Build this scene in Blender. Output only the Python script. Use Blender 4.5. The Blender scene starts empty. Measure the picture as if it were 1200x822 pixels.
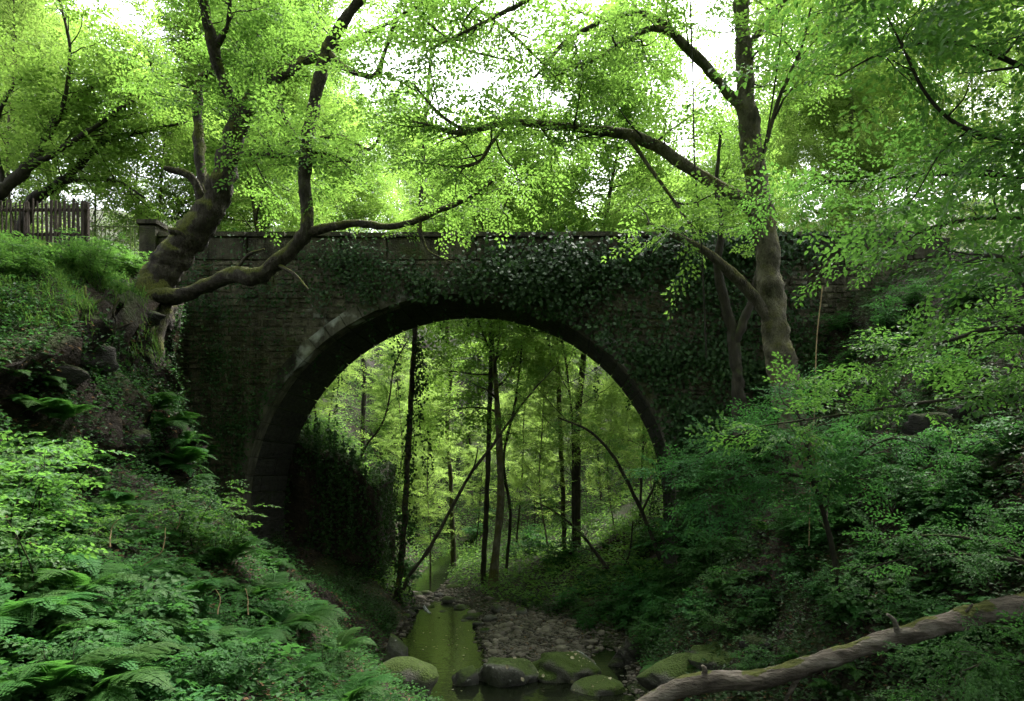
import bpy, math, random
import numpy as np
from mathutils import Vector, Matrix

# ------------------------------------------------------------------ camera, world, sun
sc = bpy.context.scene
COL = sc.collection
F, VX, VY, CZ = 800.0, 660.0, 561.0, 5.2          # focal length in photo pixels, vanishing point, eye height above water
cam_d = bpy.data.cameras.new('camera'); cam = bpy.data.objects.new('camera', cam_d); COL.objects.link(cam)
cam.location = (0, 0, CZ); cam.rotation_euler = (math.radians(90), 0, 0)
cam_d.sensor_width = 36; cam_d.lens = 24
cam_d.shift_x = -(VX - 600) / 1200; cam_d.shift_y = (VY - 411) / 1200
cam_d.clip_end = 600; cam_d.clip_start = 0.05
sc.camera = cam

SUN_EL, SUN_AZ = math.radians(60), math.radians(28)     # azimuth from +Y towards +X
w = bpy.data.worlds.new('World'); sc.world = w; w.use_nodes = True
nt = w.node_tree; nt.nodes.clear()
sky = nt.nodes.new('ShaderNodeTexSky'); sky.sky_type = 'NISHITA'; sky.sun_disc = False
sky.sun_elevation = SUN_EL; sky.sun_rotation = SUN_AZ; sky.dust_density = 4; sky.air_density = 1.0
hs = nt.nodes.new('ShaderNodeHueSaturation'); hs.inputs['Saturation'].default_value = 0.22
bg = nt.nodes.new('ShaderNodeBackground'); bg.inputs['Strength'].default_value = 0.15
wo = nt.nodes.new('ShaderNodeOutputWorld')
nt.links.new(sky.outputs[0], hs.inputs['Color']); nt.links.new(hs.outputs[0], bg.inputs[0]); nt.links.new(bg.outputs[0], wo.inputs[0])
sl = bpy.data.lights.new('sun', 'SUN'); sl.energy = 1.5; sl.angle = math.radians(14); sl.color = (1, 0.96, 0.88)
so = bpy.data.objects.new('sun', sl); COL.objects.link(so)
sd = Vector((math.sin(SUN_AZ) * math.cos(SUN_EL), math.cos(SUN_AZ) * math.cos(SUN_EL), math.sin(SUN_EL)))
so.rotation_euler = sd.to_track_quat('Z', 'Y').to_euler(); so.location = sd * 80
sc.view_settings.view_transform = 'Standard'; sc.view_settings.look = 'None'
sc.view_settings.exposure = 3.02; sc.view_settings.gamma = 1
sc.render.engine = 'CYCLES'
sc.cycles.max_bounces = 9; sc.cycles.diffuse_bounces = 7; sc.cycles.transmission_bounces = 7

# ------------------------------------------------------------------ helpers
RNG = np.random.default_rng(11)
def P(px, py, Y): return np.array([(px - VX) * Y / F, Y, CZ - (py - VY) * Y / F])
def unit(v):
    v = np.asarray(v, float); return v / (np.linalg.norm(v, axis=-1, keepdims=True) + 1e-9)

def hash2(i, j, s):
    h = np.sin(i * 127.1 + j * 311.7 + s * 74.7) * 43758.5453
    return h - np.floor(h)
def vnoise(x, y, s=0):
    xi, yi = np.floor(x), np.floor(y); fx, fy = x - xi, y - yi
    fx = fx * fx * (3 - 2 * fx); fy = fy * fy * (3 - 2 * fy)
    a, b, c, d = hash2(xi, yi, s), hash2(xi + 1, yi, s), hash2(xi, yi + 1, s), hash2(xi + 1, yi + 1, s)
    return (a + (b - a) * fx) * (1 - fy) + (c + (d - c) * fx) * fy - 0.5
def vnoise3(p, s=0):
    return (vnoise(p[:, 0] + p[:, 2] * 0.71, p[:, 1] - p[:, 2] * 0.53, s) + vnoise(p[:, 1] * 0.9 + 7.3, p[:, 2] * 1.1 + p[:, 0] * 0.31, s + 3)) * 1.0

class MB:
    """collects polygons of any size, builds one mesh"""
    def __init__(s): s.v = []; s.f = []; s.n = 0
    def add(s, verts, faces):                       # faces: array (m,k)
        verts = np.asarray(verts, float).reshape(-1, 3); faces = np.asarray(faces, np.int64)
        s.v.append(verts); s.f.append(faces + s.n); s.n += len(verts)
    def polys(s, arr):                              # arr (n,k,3): loose polygons
        arr = np.asarray(arr, float)
        if len(arr) == 0: return
        n, k = arr.shape[:2]; s.add(arr.reshape(-1, 3), np.arange(n * k).reshape(n, k))
    def mesh(s, name, mat, smooth=False, origin=None):
        me = bpy.data.meshes.new(name)
        v = np.concatenate(s.v) if s.v else np.zeros((0, 3))
        if origin is not None: v = v - np.asarray(origin)
        loops = np.concatenate([f.ravel() for f in s.f]); tot = np.concatenate([np.full(len(f), f.shape[1]) for f in s.f])
        me.vertices.add(len(v)); me.vertices.foreach_set('co', v.astype(np.float32).ravel())
        me.loops.add(len(loops)); me.loops.foreach_set('vertex_index', loops.astype(np.int32))
        me.polygons.add(len(tot)); st = np.concatenate([[0], np.cumsum(tot)[:-1]])
        me.polygons.foreach_set('loop_start', st.astype(np.int32)); me.polygons.foreach_set('loop_total', tot.astype(np.int32))
        me.polygons.foreach_set('use_smooth', np.full(len(tot), bool(smooth)))
        me.update(calc_edges=True)
        if mat: me.materials.append(mat)
        return me

def link(name, data, parent=None, loc=None):
    o = bpy.data.objects.new(name, data); COL.objects.link(o)
    if parent: o.parent = parent
    if loc is not None: o.location = loc
    return o
def tag(o, label, cat, group=None):
    o['label'] = label; o['category'] = cat
    if group: o['group'] = group
    return o
def thing(name, label, cat, loc, group=None): return tag(link(name, None, None, [float(a) for a in loc]), label, cat, group)
def copy_tree(root, loc, rz=0.0, s=1.0, label=None, group=None, sz=None):
    r = root.copy(); COL.objects.link(r); r.location = [float(a) for a in loc]; r.rotation_euler = (0, 0, rz); r.scale = (s, s, sz or s)
    if label: r['label'] = label
    if group: r['group'] = group
    for c in root.children:
        d = c.copy(); COL.objects.link(d); d.parent = r
        for g in c.children:
            e = g.copy(); COL.objects.link(e); e.parent = d
    return r

def smooth_path(pts, step=0.25):
    """Catmull-Rom through rows (x,y,z,r)"""
    p = np.asarray(pts, float); q = np.vstack([2 * p[0] - p[1], p, 2 * p[-1] - p[-2]]); out = []
    for i in range(1, len(q) - 2):
        a, b, c, d = q[i - 1:i + 3]; n = max(2, int(np.linalg.norm(c[:3] - b[:3]) / step))
        t = np.linspace(0, 1, n, endpoint=False)[:, None]
        out.append(0.5 * (2 * b + (c - a) * t + (2 * a - 5 * b + 4 * c - d) * t ** 2 + (3 * b - a - 3 * c + d) * t ** 3))
    out.append(p[-1:]); o = np.vstack(out); o[:, 3] = np.maximum(o[:, 3], 0.002); return o
def tube(mb, path, sides=8, rough=0.0, seed=0, cap=True):
    p = np.asarray(path, float); c, r = p[:, :3], p[:, 3]
    t = unit(np.gradient(c, axis=0)); ref = np.array([0.31, 0.92, 0.21])
    u = unit(np.cross(t, ref)); v = np.cross(t, u)
    a = np.linspace(0, 2 * np.pi, sides, endpoint=False)
    ring = c[:, None, :] + r[:, None, None] * (np.cos(a)[None, :, None] * u[:, None, :] + np.sin(a)[None, :, None] * v[:, None, :])
    if rough:
        flat = ring.reshape(-1, 3); nrm = unit(ring - c[:, None, :]).reshape(-1, 3)
        k = vnoise3(flat * 2.3, seed) * 0.6 + vnoise3(flat * 7, seed + 5) * 0.4 + vnoise3(flat * 19, seed + 9) * 0.25
        ring = (flat + nrm * (k * rough * np.repeat(r, sides))[:, None]).reshape(ring.shape)
    n = len(p); i = np.arange(n - 1)[:, None] * sides; j = np.arange(sides)[None, :]; j2 = (j + 1) % sides
    f = np.stack([i + j, i + j2, i + sides + j2, i + sides + j], -1).reshape(-1, 4)
    mb.add(ring.reshape(-1, 3), f)
    if cap:
        mb.add(ring[-1], np.arange(sides)[None, :]); mb.add(ring[0], np.arange(sides)[::-1][None, :])

# ------------------------------------------------------------------ materials
def new_mat(name):
    m = bpy.data.materials.new(name); m.use_nodes = True; t = m.node_tree; t.nodes.clear()
    out = t.nodes.new('ShaderNodeOutputMaterial'); return m, t, out
def N(t, kind, **kw):
    n = t.nodes.new('ShaderNode' + kind)
    for k, v in kw.items():
        if k in n.inputs: n.inputs[k].default_value = v
        else: setattr(n, k, v)
    return n
def ramp(t, fac, stops):
    r = t.nodes.new('ShaderNodeValToRGB'); e = r.color_ramp.elements
    while len(e) < len(stops): e.new(0.5)
    for el, (pos, c) in zip(e, stops): el.position = pos; el.color = (*c, 1) if len(c) == 3 else c
    t.links.new(fac, r.inputs[0]); return r.outputs[0]
def mixc(t, fac, a, b, mode='MIX'):
    m = t.nodes.new('ShaderNodeMix'); m.data_type = 'RGBA'; m.blend_type = mode
    for s, x in ((0, fac), (6, a), (7, b)):
        if isinstance(x, (float, int)): m.inputs[s].default_value = x
        elif isinstance(x, tuple): m.inputs[s].default_value = (*x, 1)
        else: t.links.new(x, m.inputs[s])
    return m.outputs[2]
def math_(t, op, a, b=0.0):
    m = t.nodes.new('ShaderNodeMath'); m.operation = op
    for s, x in ((0, a), (1, b)):
        if isinstance(x, (float, int)): m.inputs[s].default_value = x
        else: t.links.new(x, m.inputs[s])
    return m.outputs[0]

def leaf_mat(name, dark, light, trans, tfac=0.5, rough=0.5, spec=0.25):
    m, t, out = new_mat(name)
    g = N(t, 'NewGeometry'); oi = N(t, 'ObjectInfo')
    ns = N(t, 'TexNoise'); ns.inputs['Scale'].default_value = 0.45; ns.inputs['Detail'].default_value = 2
    t.links.new(g.outputs['Position'], ns.inputs['Vector'])
    f = math_(t, 'ADD', math_(t, 'MULTIPLY', g.outputs['Random Per Island'], 0.55), math_(t, 'MULTIPLY', ns.outputs[0], 0.45))
    col = ramp(t, f, [(0.1, dark), (0.75, light), (0.97, tuple(min(1, c * k) for c, k in zip(light, (1.9, 1.25, 1.0))))])
    hv = N(t, 'HueSaturation'); t.links.new(col, hv.inputs['Color'])
    t.links.new(math_(t, 'ADD', math_(t, 'MULTIPLY', oi.outputs['Random'], 0.035), 0.483), hv.inputs['Hue'])
    t.links.new(math_(t, 'ADD', math_(t, 'MULTIPLY', oi.outputs['Random'], 0.4), 0.8), hv.inputs['Value'])
    b = N(t, 'BsdfPrincipled'); b.inputs['Roughness'].default_value = rough; b.inputs['Specular IOR Level'].default_value = spec
    t.links.new(hv.outputs[0], b.inputs['Base Color'])
    tr = N(t, 'BsdfTranslucent')
    t.links.new(mixc(t, 0.75, hv.outputs[0], trans), tr.inputs[0])
    mx = N(t, 'MixShader'); mx.inputs[0].default_value = tfac
    t.links.new(b.outputs[0], mx.inputs[1]); t.links.new(tr.outputs[0], mx.inputs[2]); t.links.new(mx.outputs[0], out.inputs[0])
    return m

def rough_mat(name, stops, scale=3.0, moss=None, moss_top=(0.2, 0.8), moss_noise=1.6, stretch=(1, 1, 1), bump=0.5, bscale=14, rough=0.9, objvar=0.25, spots=None, bdist=0.05, island=False, stain=False):
    """bark, rock, soil, masonry: two noises, moss where the surface looks up, bump"""
    m, t, out = new_mat(name)
    g = N(t, 'NewGeometry'); mp = N(t, 'Mapping'); mp.inputs['Scale'].default_value = stretch
    t.links.new(g.outputs['Position'], mp.inputs[0])
    n1 = N(t, 'TexNoise'); n1.inputs['Scale'].default_value = scale; n1.inputs['Detail'].default_value = 8; n1.inputs['Roughness'].default_value = 0.65
    t.links.new(mp.outputs[0], n1.inputs['Vector'])
    col = ramp(t, n1.outputs[0], stops)
    if objvar:
        oi = N(t, 'ObjectInfo'); hv = N(t, 'HueSaturation'); t.links.new(col, hv.inputs['Color'])
        t.links.new(math_(t, 'ADD', math_(t, 'MULTIPLY', g.outputs['Random Per Island'] if island else oi.outputs['Random'], objvar * 2), 1 - objvar), hv.inputs['Value']); col = hv.outputs[0]
    if stain:                                            # damp streaks running down the wall
        ms = N(t, 'Mapping'); ms.inputs['Scale'].default_value = (1.6, 1.6, .16); t.links.new(g.outputs['Position'], ms.inputs[0]); n4 = N(t, 'TexNoise'); n4.inputs['Scale'].default_value = 1.5; n4.inputs['Detail'].default_value = 7; n4.inputs['Roughness'].default_value = .7
        t.links.new(ms.outputs[0], n4.inputs['Vector']); col = mixc(t, 1.0, col, ramp(t, n4.outputs[0], [(.38, (.28, .27, .22)), (.56, (1, 1, .95)), (.7, (1.25, 1.22, 1.1))]), 'MULTIPLY')
    if spots:
        n3 = N(t, 'TexNoise'); n3.inputs['Scale'].default_value = spots[1]; n3.inputs['Detail'].default_value = 4
        t.links.new(g.outputs['Position'], n3.inputs['Vector'])
        col = mixc(t, ramp(t, n3.outputs[0], [(spots[2], (0, 0, 0)), (spots[2] + 0.08, (1, 1, 1))]), col, spots[0])
    n2 = N(t, 'TexNoise'); n2.inputs['Scale'].default_value = bscale; n2.inputs['Detail'].default_value = 6
    t.links.new(mp.outputs[0], n2.inputs['Vector'])
    if moss:
        sx = N(t, 'SeparateXYZ'); t.links.new(g.outputs['Normal'], sx.inputs[0])
        nm = N(t, 'TexNoise'); nm.inputs['Scale'].default_value = moss_noise; nm.inputs['Detail'].default_value = 5
        t.links.new(g.outputs['Position'], nm.inputs['Vector'])
        f = math_(t, 'ADD', sx.outputs[2], math_(t, 'MULTIPLY', math_(t, 'SUBTRACT', nm.outputs[0], 0.5), 3.2))
        fr = ramp(t, f, [(max(0, moss_top[0]), (0, 0, 0)), (min(1, moss_top[1]), (1, 1, 1))])
        mc = ramp(t, n2.outputs[0], [(0.3, tuple(c * 0.45 for c in moss)), (0.7, moss)])
        col = mixc(t, fr, col, mc)
    b = N(t, 'BsdfPrincipled'); b.inputs['Roughness'].default_value = rough; b.inputs['Specular IOR Level'].default_value = 0.25
    t.links.new(col, b.inputs['Base Color'])
    bp = N(t, 'Bump'); bp.inputs['Strength'].default_value = bump; bp.inputs['Distance'].default_value = bdist
    t.links.new(math_(t, 'ADD', n1.outputs[0], math_(t, 'MULTIPLY', n2.outputs[0], 0.6)), bp.inputs['Height']); t.links.new(bp.outputs[0], b.inputs['Normal'])
    t.links.new(b.outputs[0], out.inputs[0]); return m

M = {}
M['canopy'] = leaf_mat('canopy_leaf', (0.032, 0.088, 0.012), (0.07, 0.15, 0.022), (0.28, 0.47, 0.075), 0.58, 0.5, 0.25)
M['valley'] = leaf_mat('valley_leaf_lightened', (0.045, 0.10, 0.018), (0.09, 0.17, 0.035), (0.36, 0.54, 0.11), 0.6, 0.5, 0.25)  # paler, more translucent than canopy leaves: brighter valley light put into the colour
M['hero'] = leaf_mat('mossy_tree_leaf', (0.026, 0.075, 0.014), (0.056, 0.135, 0.024), (0.22, 0.41, 0.06), 0.53, 0.5, 0.25)
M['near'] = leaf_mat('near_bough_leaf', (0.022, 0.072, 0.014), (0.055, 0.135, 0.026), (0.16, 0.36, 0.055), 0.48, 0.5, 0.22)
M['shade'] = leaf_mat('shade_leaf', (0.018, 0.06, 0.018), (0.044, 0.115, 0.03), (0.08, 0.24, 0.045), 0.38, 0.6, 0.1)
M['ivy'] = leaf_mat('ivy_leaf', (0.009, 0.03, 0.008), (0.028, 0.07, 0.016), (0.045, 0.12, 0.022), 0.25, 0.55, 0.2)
M['fern'] = leaf_mat('fern_frond', (0.02, 0.068, 0.015), (0.045, 0.12, 0.026), (0.085, 0.25, 0.035), 0.42, 0.6, 0.1)
M['grass'] = leaf_mat('grass_blade', (0.035, 0.08, 0.014), (0.075, 0.14, 0.028), (0.12, 0.24, 0.04), 0.4, 0.6, 0.12)
M['pale_litter'] = rough_mat('pale_dead_leaf', [(0.3, (0.16, 0.12, 0.06)), (0.7, (0.45, 0.42, 0.3))], 3, None, bump=.1, objvar=0)
M['bark'] = rough_mat('mossy_bark', [(0.3, (0.014, 0.011, 0.008)), (0.55, (0.05, 0.042, 0.03)), (0.75, (0.13, 0.12, 0.09))], 9, (0.11, 0.12, 0.022), (0.05, 0.5), 2.2, (1, 1, 0.4), 1.0, 34, bdist=.12)
M['bark_pale'] = rough_mat('pale_bark', [(0.3, (0.035, 0.03, 0.022)), (0.55, (0.11, 0.10, 0.065)), (0.8, (0.2, 0.185, 0.13))], 6, (0.115, 0.115, 0.028), (0.05, 0.55), 2.0, (1, 1, 0.5), 1.0, 30, bdist=.1)
M['bark_dark'] = rough_mat('dark_bark', [(0.3, (0.012, 0.011, 0.008)), (0.7, (0.05, 0.045, 0.03))], 6, (0.05, 0.075, 0.015), (0.4, 1.0), 1.3, (1, 1, 0.4), 0.7, 18)
M['twig'] = rough_mat('dry_twig', [(0.3, (0.12, 0.085, 0.045)), (0.7, (0.3, 0.23, 0.12))], 9, None, bump=0.2)
M['log'] = rough_mat('dead_log', [(0.28, (0.03, 0.024, 0.018)), (0.5, (0.12, 0.10, 0.08)), (0.75, (0.27, 0.245, 0.205))], 3.2, (0.09, 0.10, 0.02), (0.9, 1.0), 2.2, (0.5, 1.5, 1.5), 1.0, 13, bdist=.1)
M['soil'] = rough_mat('forest_soil', [(0.3, (0.008, 0.006, 0.004)), (0.55, (0.026, 0.019, 0.012)), (0.75, (0.055, 0.042, 0.026))], 3.2, (0.03, 0.046, 0.010), (0.45, 1.0), 0.7, bump=1.0, bscale=11, objvar=0, bdist=.16)
M['rock'] = rough_mat('river_rock', [(0.3, (0.035, 0.034, 0.03)), (0.6, (0.11, 0.105, 0.095)), (0.8, (0.2, 0.195, 0.18))], 3, (0.055, 0.085, 0.018), (0.35, 0.85), 1.2, bump=0.8, bscale=15, spots=((0.42, 0.42, 0.39), 9, 0.66))
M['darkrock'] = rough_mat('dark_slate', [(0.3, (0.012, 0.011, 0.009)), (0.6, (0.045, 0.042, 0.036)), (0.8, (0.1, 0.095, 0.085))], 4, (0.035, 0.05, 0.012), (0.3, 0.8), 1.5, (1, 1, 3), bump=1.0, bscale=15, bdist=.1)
M['pebble'] = rough_mat('pebble', [(0.3, (0.03, 0.026, 0.02)), (0.6, (0.1, 0.088, 0.07)), (0.8, (0.22, 0.2, 0.165))], 2.0, None, bump=0.2, objvar=0.6, rough=0.75, island=True)
M['mossrock'] = rough_mat('moss_covered_rock', [(0.3, (0.03, 0.03, 0.022)), (0.7, (0.1, 0.095, 0.08))], 3, (0.05, 0.082, 0.012), (0.12, 0.6), 1.6, bump=1.0, bscale=24)
M['stone'] = rough_mat('bridge_stone', [(0.28, (0.035, 0.031, 0.022)), (0.55, (0.12, 0.108, 0.078)), (0.8, (0.24, 0.225, 0.18))], 3.4, (0.06, 0.068, 0.018), (0.2, 0.7), 1.1, bump=1.0, bscale=22, bdist=.09, island=True, stain=True, objvar=0.4, spots=((0.26, 0.27, 0.24), 1.3, 0.66))
M['ashlar'] = rough_mat('dressed_stone', [(0.28, (0.035, 0.033, 0.026)), (0.55, (0.105, 0.098, 0.076)), (0.8, (0.22, 0.21, 0.18))], 1.6, (0.045, 0.058, 0.016), (0.2, 0.7), 0.7, bump=0.7, bscale=20, bdist=.08, stain=True, objvar=0.25, spots=((0.38, 0.39, 0.36), .8, 0.63))
M['parapet'] = rough_mat('mossy_parapet_stone', [(0.28, (0.025, 0.023, 0.016)), (0.55, (0.075, 0.068, 0.048)), (0.8, (0.16, 0.15, 0.12))], 3.0, (0.05, 0.058, 0.016), (0.1, 0.55), 1.4, bump=1.0, bscale=22, bdist=.07, stain=True, objvar=0.3)
M['mortar'] = rough_mat('old_mortar', [(0.3, (0.04, 0.034, 0.024)), (0.7, (0.13, 0.115, 0.085))], 4, (0.055, 0.065, 0.018), (0.3, 0.8), 1.0, bump=1.0, objvar=0)
M['wood'] = rough_mat('grey_fence_wood', [(0.3, (0.018, 0.013, 0.01)), (0.7, (0.06, 0.046, 0.034))], 5, None, stretch=(3, 3, 0.4), bump=0.4)
M['rail'] = rough_mat('green_railing', [(0.3, (0.05, 0.075, 0.02)), (0.7, (0.12, 0.15, 0.05))], 6, None, bump=0.2)
def water_mat():
    m, t, out = new_mat('stream_water'); b = N(t, 'BsdfPrincipled')
    b.inputs['Base Color'].default_value = (0.006, 0.008, 0.004, 1); b.inputs['Roughness'].default_value = 0.045; b.inputs['IOR'].default_value = 1.33; b.inputs['Specular IOR Level'].default_value = 0.36
    n = N(t, 'TexNoise'); n.inputs['Scale'].default_value = 5; n.inputs['Detail'].default_value = 3
    g = N(t, 'NewGeometry'); t.links.new(g.outputs['Position'], n.inputs['Vector'])
    bp = N(t, 'Bump'); bp.inputs['Strength'].default_value = 0.3; bp.inputs['Distance'].default_value = 0.04
    t.links.new(n.outputs[0], bp.inputs['Height']); t.links.new(bp.outputs[0], b.inputs['Normal']); t.links.new(b.outputs[0], out.inputs[0]); return m
M['water'] = water_mat()
def foam_mat():
    m, t, out = new_mat('white_water'); b = N(t, 'BsdfPrincipled')
    n = N(t, 'TexNoise'); n.inputs['Scale'].default_value = 8; n.inputs['Detail'].default_value = 5
    g = N(t, 'NewGeometry'); t.links.new(g.outputs['Position'], n.inputs['Vector'])
    t.links.new(ramp(t, n.outputs[0], [(0.35, (0.05, 0.06, 0.06)), (0.7, (0.45, 0.48, 0.5))]), b.inputs['Base Color']); b.inputs['Roughness'].default_value = 0.25
    t.links.new(b.outputs[0], out.inputs[0]); return m
M['foam'] = foam_mat()

# ------------------------------------------------------------------ terrain
ROWS = {
 -30: [(-60,18),(-14,11),(-10,8),(-6,5.5),(0,3.8),(3,2.5),(5,.2),(6,-.3),(8,-.3),(9,.3),(13,4),(20,9),(60,22)],
 0: [(-60,16),(-14,9.5),(-10,8),(-6,5),(-3,4),(0,3.5),(2.5,1.8),(4,0),(5,-.3),(7,-.3),(8,.4),(11,3.5),(17,9),(22,12),(60,20)],
 6: [(-60,16),(-14,9),(-10,7),(-8,5.6),(-6,4.5),(-3,3),(0,2),(1.5,.8),(2.8,-.2),(4.8,-.3),(5.6,.5),(8,2.5),(12,6.5),(17,11),(22,13),(60,20)],
 10: [(-60,16),(-14,9.6),(-10.6,8.2),(-9.8,6.3),(-7.5,4.6),(-5,3.2),(-3,1.7),(-1,.9),(.5,.4),(1.5,-.2),(3.2,-.3),(4,.5),(6,2.2),(10,6),(15,11),(22,13.5),(60,20)],
 14: [(-60,17),(-14,10),(-10.6,9.3),(-9.4,8.7),(-9,5.6),(-8,4.6),(-6,3.3),(-4,1.4),(-2.8,.5),(-2.2,-.1),(0,-.25),(2,-.3),(2.7,.3),(4.5,1.6),(7,4),(10,7.2),(14,11),(20,13.5),(60,20)],
 17: [(-60,17),(-14,10.9),(-11.2,10.2),(-10.4,9.6),(-9.9,5.4),(-8.7,4.2),(-6.7,2.6),(-5.2,.8),(-4.5,.1),(-4,-.35),(-1.8,-.35),(.4,-.2),(1.2,-.2),(2,.2),(3.5,1.5),(6,4.3),(9,8),(13,11.8),(20,13.8),(60,20)],
 20: [(-60,17),(-15,11.7),(-12.6,11.0),(-11.7,10),(-11.2,5),(-10,3.2),(-8.5,2.2),(-6.5,1.3),(-5.3,.3),(-4.9,-.3),(-4,-.4),(-2.8,-.35),(-2.2,.06),(-.5,.18),(.6,.1),(1,-.12),(1.6,-.12),(2.3,.5),(4,2),(7,6),(10,10.5),(13,12),(20,13.8),(60,20)],
 22: [(-60,17),(-15,11.9),(-13,11),(-12.2,5.5),(-11,3),(-10,2),(-8,1.5),(-6,.8),(-5.4,.2),(-5,-.3),(-3.4,-.3),(-2.6,.1),(0,.25),(1.3,.1),(2,.3),(3.7,1.2),(5,2.5),(7,7),(9.5,11.3),(13,12),(20,13.8),(60,20)],
 26: [(-60,17),(-15,11.9),(-12.5,8),(-11,4.5),(-10.2,3),(-8,1.6),(-6.5,.7),(-5.8,.1),(-5.3,-.25),(-4,-.25),(-3,.1),(0,.5),(2,.9),(4,1.8),(7,6.5),(9.5,11),(13,12),(60,20)],
 32: [(-60,20),(-20,13.5),(-13,8),(-10,3.5),(-8.5,1),(-7.5,.1),(-7,-.15),(-6,-.05),(-5.4,.3),(-2,1),(2,1.8),(6,4.5),(10,8),(14,11.5),(20,14),(60,22)],
 45: [(-60,24),(-20,14),(-12,6),(-9,2),(-7.6,.7),(-7,.4),(-6,.5),(-5,1.2),(0,2.3),(5,4.5),(10,8),(20,15),(60,26)],
 70: [(-60,34),(-25,22),(-10,12),(-6,10),(0,10.5),(10,13),(25,22),(60,36)],
 130: [(-60,54),(0,46),(60,56)]}
RY = np.array(sorted(ROWS)); RT = [np.array(ROWS[k], float).T for k in RY]
def H(x, y):
    x = np.atleast_1d(np.asarray(x, float)); y = np.broadcast_to(np.asarray(y, float), x.shape)
    jx = x + 0.5 * vnoise(x * 0.9, y * 0.9, 2) * (np.abs(x) > 4)
    Z = np.stack([np.interp(jx, r[0], r[1]) for r in RT])
    yc = np.clip(y, RY[0], RY[-1] - 1e-6); i = np.clip(np.searchsorted(RY, yc, 'right') - 1, 0, len(RY) - 2)
    t = (yc - RY[i]) / (RY[i + 1] - RY[i]); k = np.arange(len(x))
    z = Z[i, k] * (1 - t) + Z[i + 1, k] * t
    a = np.clip(z / 2.0, 0.06, 1)
    return z + a * (vnoise(x * 0.55, y * 0.55, 1) * 0.7 + vnoise(x * 1.7, y * 1.7, 4) * 0.35 + vnoise(x * 5, y * 5, 6) * 0.14)
def Hs(x, y): return float(H(x, y)[0])
def ray_ground(px, py, y0=2.0, y1=90):
    Y = np.arange(y0, y1, 0.06); X = (px - VX) * Y / F; Z = CZ - (py - VY) * Y / F
    hit = np.where(Z <= H(X, Y))[0]
    if len(hit) == 0: return None
    k = hit[0]; return np.array([X[k], Y[k], float(H(X[k], Y[k])[0])])

xs = np.concatenate([np.linspace(-60, -20, 28, endpoint=False), np.linspace(-20, -6, 120, endpoint=False), np.linspace(-6, 16, 120, endpoint=False), np.linspace(16, 60, 30)])
ys = np.concatenate([np.linspace(-30, 3, 34, endpoint=False), np.linspace(3, 34, 165, endpoint=False), np.linspace(34, 130, 90)])
XX, YY = np.meshgrid(xs, ys); ZZ = H(XX.ravel(), YY.ravel())
nx, ny = len(xs), len(ys)
i = np.arange(ny - 1)[:, None] * nx; j = np.arange(nx - 1)[None, :]
GV = np.stack([XX.ravel(), YY.ravel(), ZZ], -1)
gsl = np.hypot(*np.gradient(ZZ.reshape(ny, nx), ys, xs)).ravel(); gk = np.clip((gsl - 1.2) / 1.5, 0, 1) * (ZZ > 1.0)
GV += np.stack([vnoise3(GV * np.array([.9, .9, 1.6]), 41 + c) * .8 + vnoise3(GV * np.array([2.2, 2.2, 4.5]), 51 + c) * .4 + vnoise3(GV * np.array([4, 4, 9]), 61 + c) * .3 for c in range(3)], -1) * gk[:, None] * np.array([1, 1, .35])
gm = MB(); gm.add(GV, np.stack([i + j, i + j + 1, i + nx + j + 1, i + nx + j], -1).reshape(-1, 4))
ground = link('ground', gm.mesh('ground', M['soil'], True)); ground['kind'] = 'structure'
from mathutils.bvhtree import BVHTree
GQ = np.stack([i + j, i + j + 1, i + nx + j + 1, i + nx + j], -1).reshape(-1, 4)
BVH = BVHTree.FromPolygons([tuple(a) for a in GV], [tuple(int(c) for c in q) for q in GQ])
def ray_ground(px, py, y0=2.0, y1=90):
    d = Vector(((px - VX) / F, 1.0, -(py - VY) / F)); o = Vector((0, 0, CZ)) + d * y0; h = BVH.ray_cast(o, d.normalized())[0]
    return None if h is None or h.y > y1 else np.array(h[:])
_a, _b, _c, _d = (GV[GQ[:, k]] for k in range(4)); GN = np.cross(_c - _a, _d - _b); GA = np.linalg.norm(GN, axis=1) * .5; GN = unit(GN); GC = (_a + _b + _c + _d) / 4
# stream water: flat pool, then gently climbing upstream
wm = MB(); wy = np.array([-28, 0, 10, 16, 24, 26, 32, 38, 45]); wz = np.array([0, 0, 0, 0, 0, .02, .09, .35, .66])
wl = np.array([2, 2, -1, -6, -6.5, -7, -8.4, -8.6, -8.4]); wr = np.array([10, 9, 5, 3.2, 2.4, -2.5, -5, -5.2, -5.2])
v = []
for a, b, c, d in zip(wy, wz, wl, wr):
    for t in np.linspace(0, 1, 9): v.append((c + (d - c) * t, a, b))
i = np.arange(len(wy) - 1)[:, None] * 9; j = np.arange(8)[None, :]
wm.add(v, np.stack([i + j, i + j + 1, i + 9 + j + 1, i + 9 + j], -1).reshape(-1, 4))
o = link('stream', wm.mesh('stream', M['water'], True)); o['kind'] = 'structure'

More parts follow.
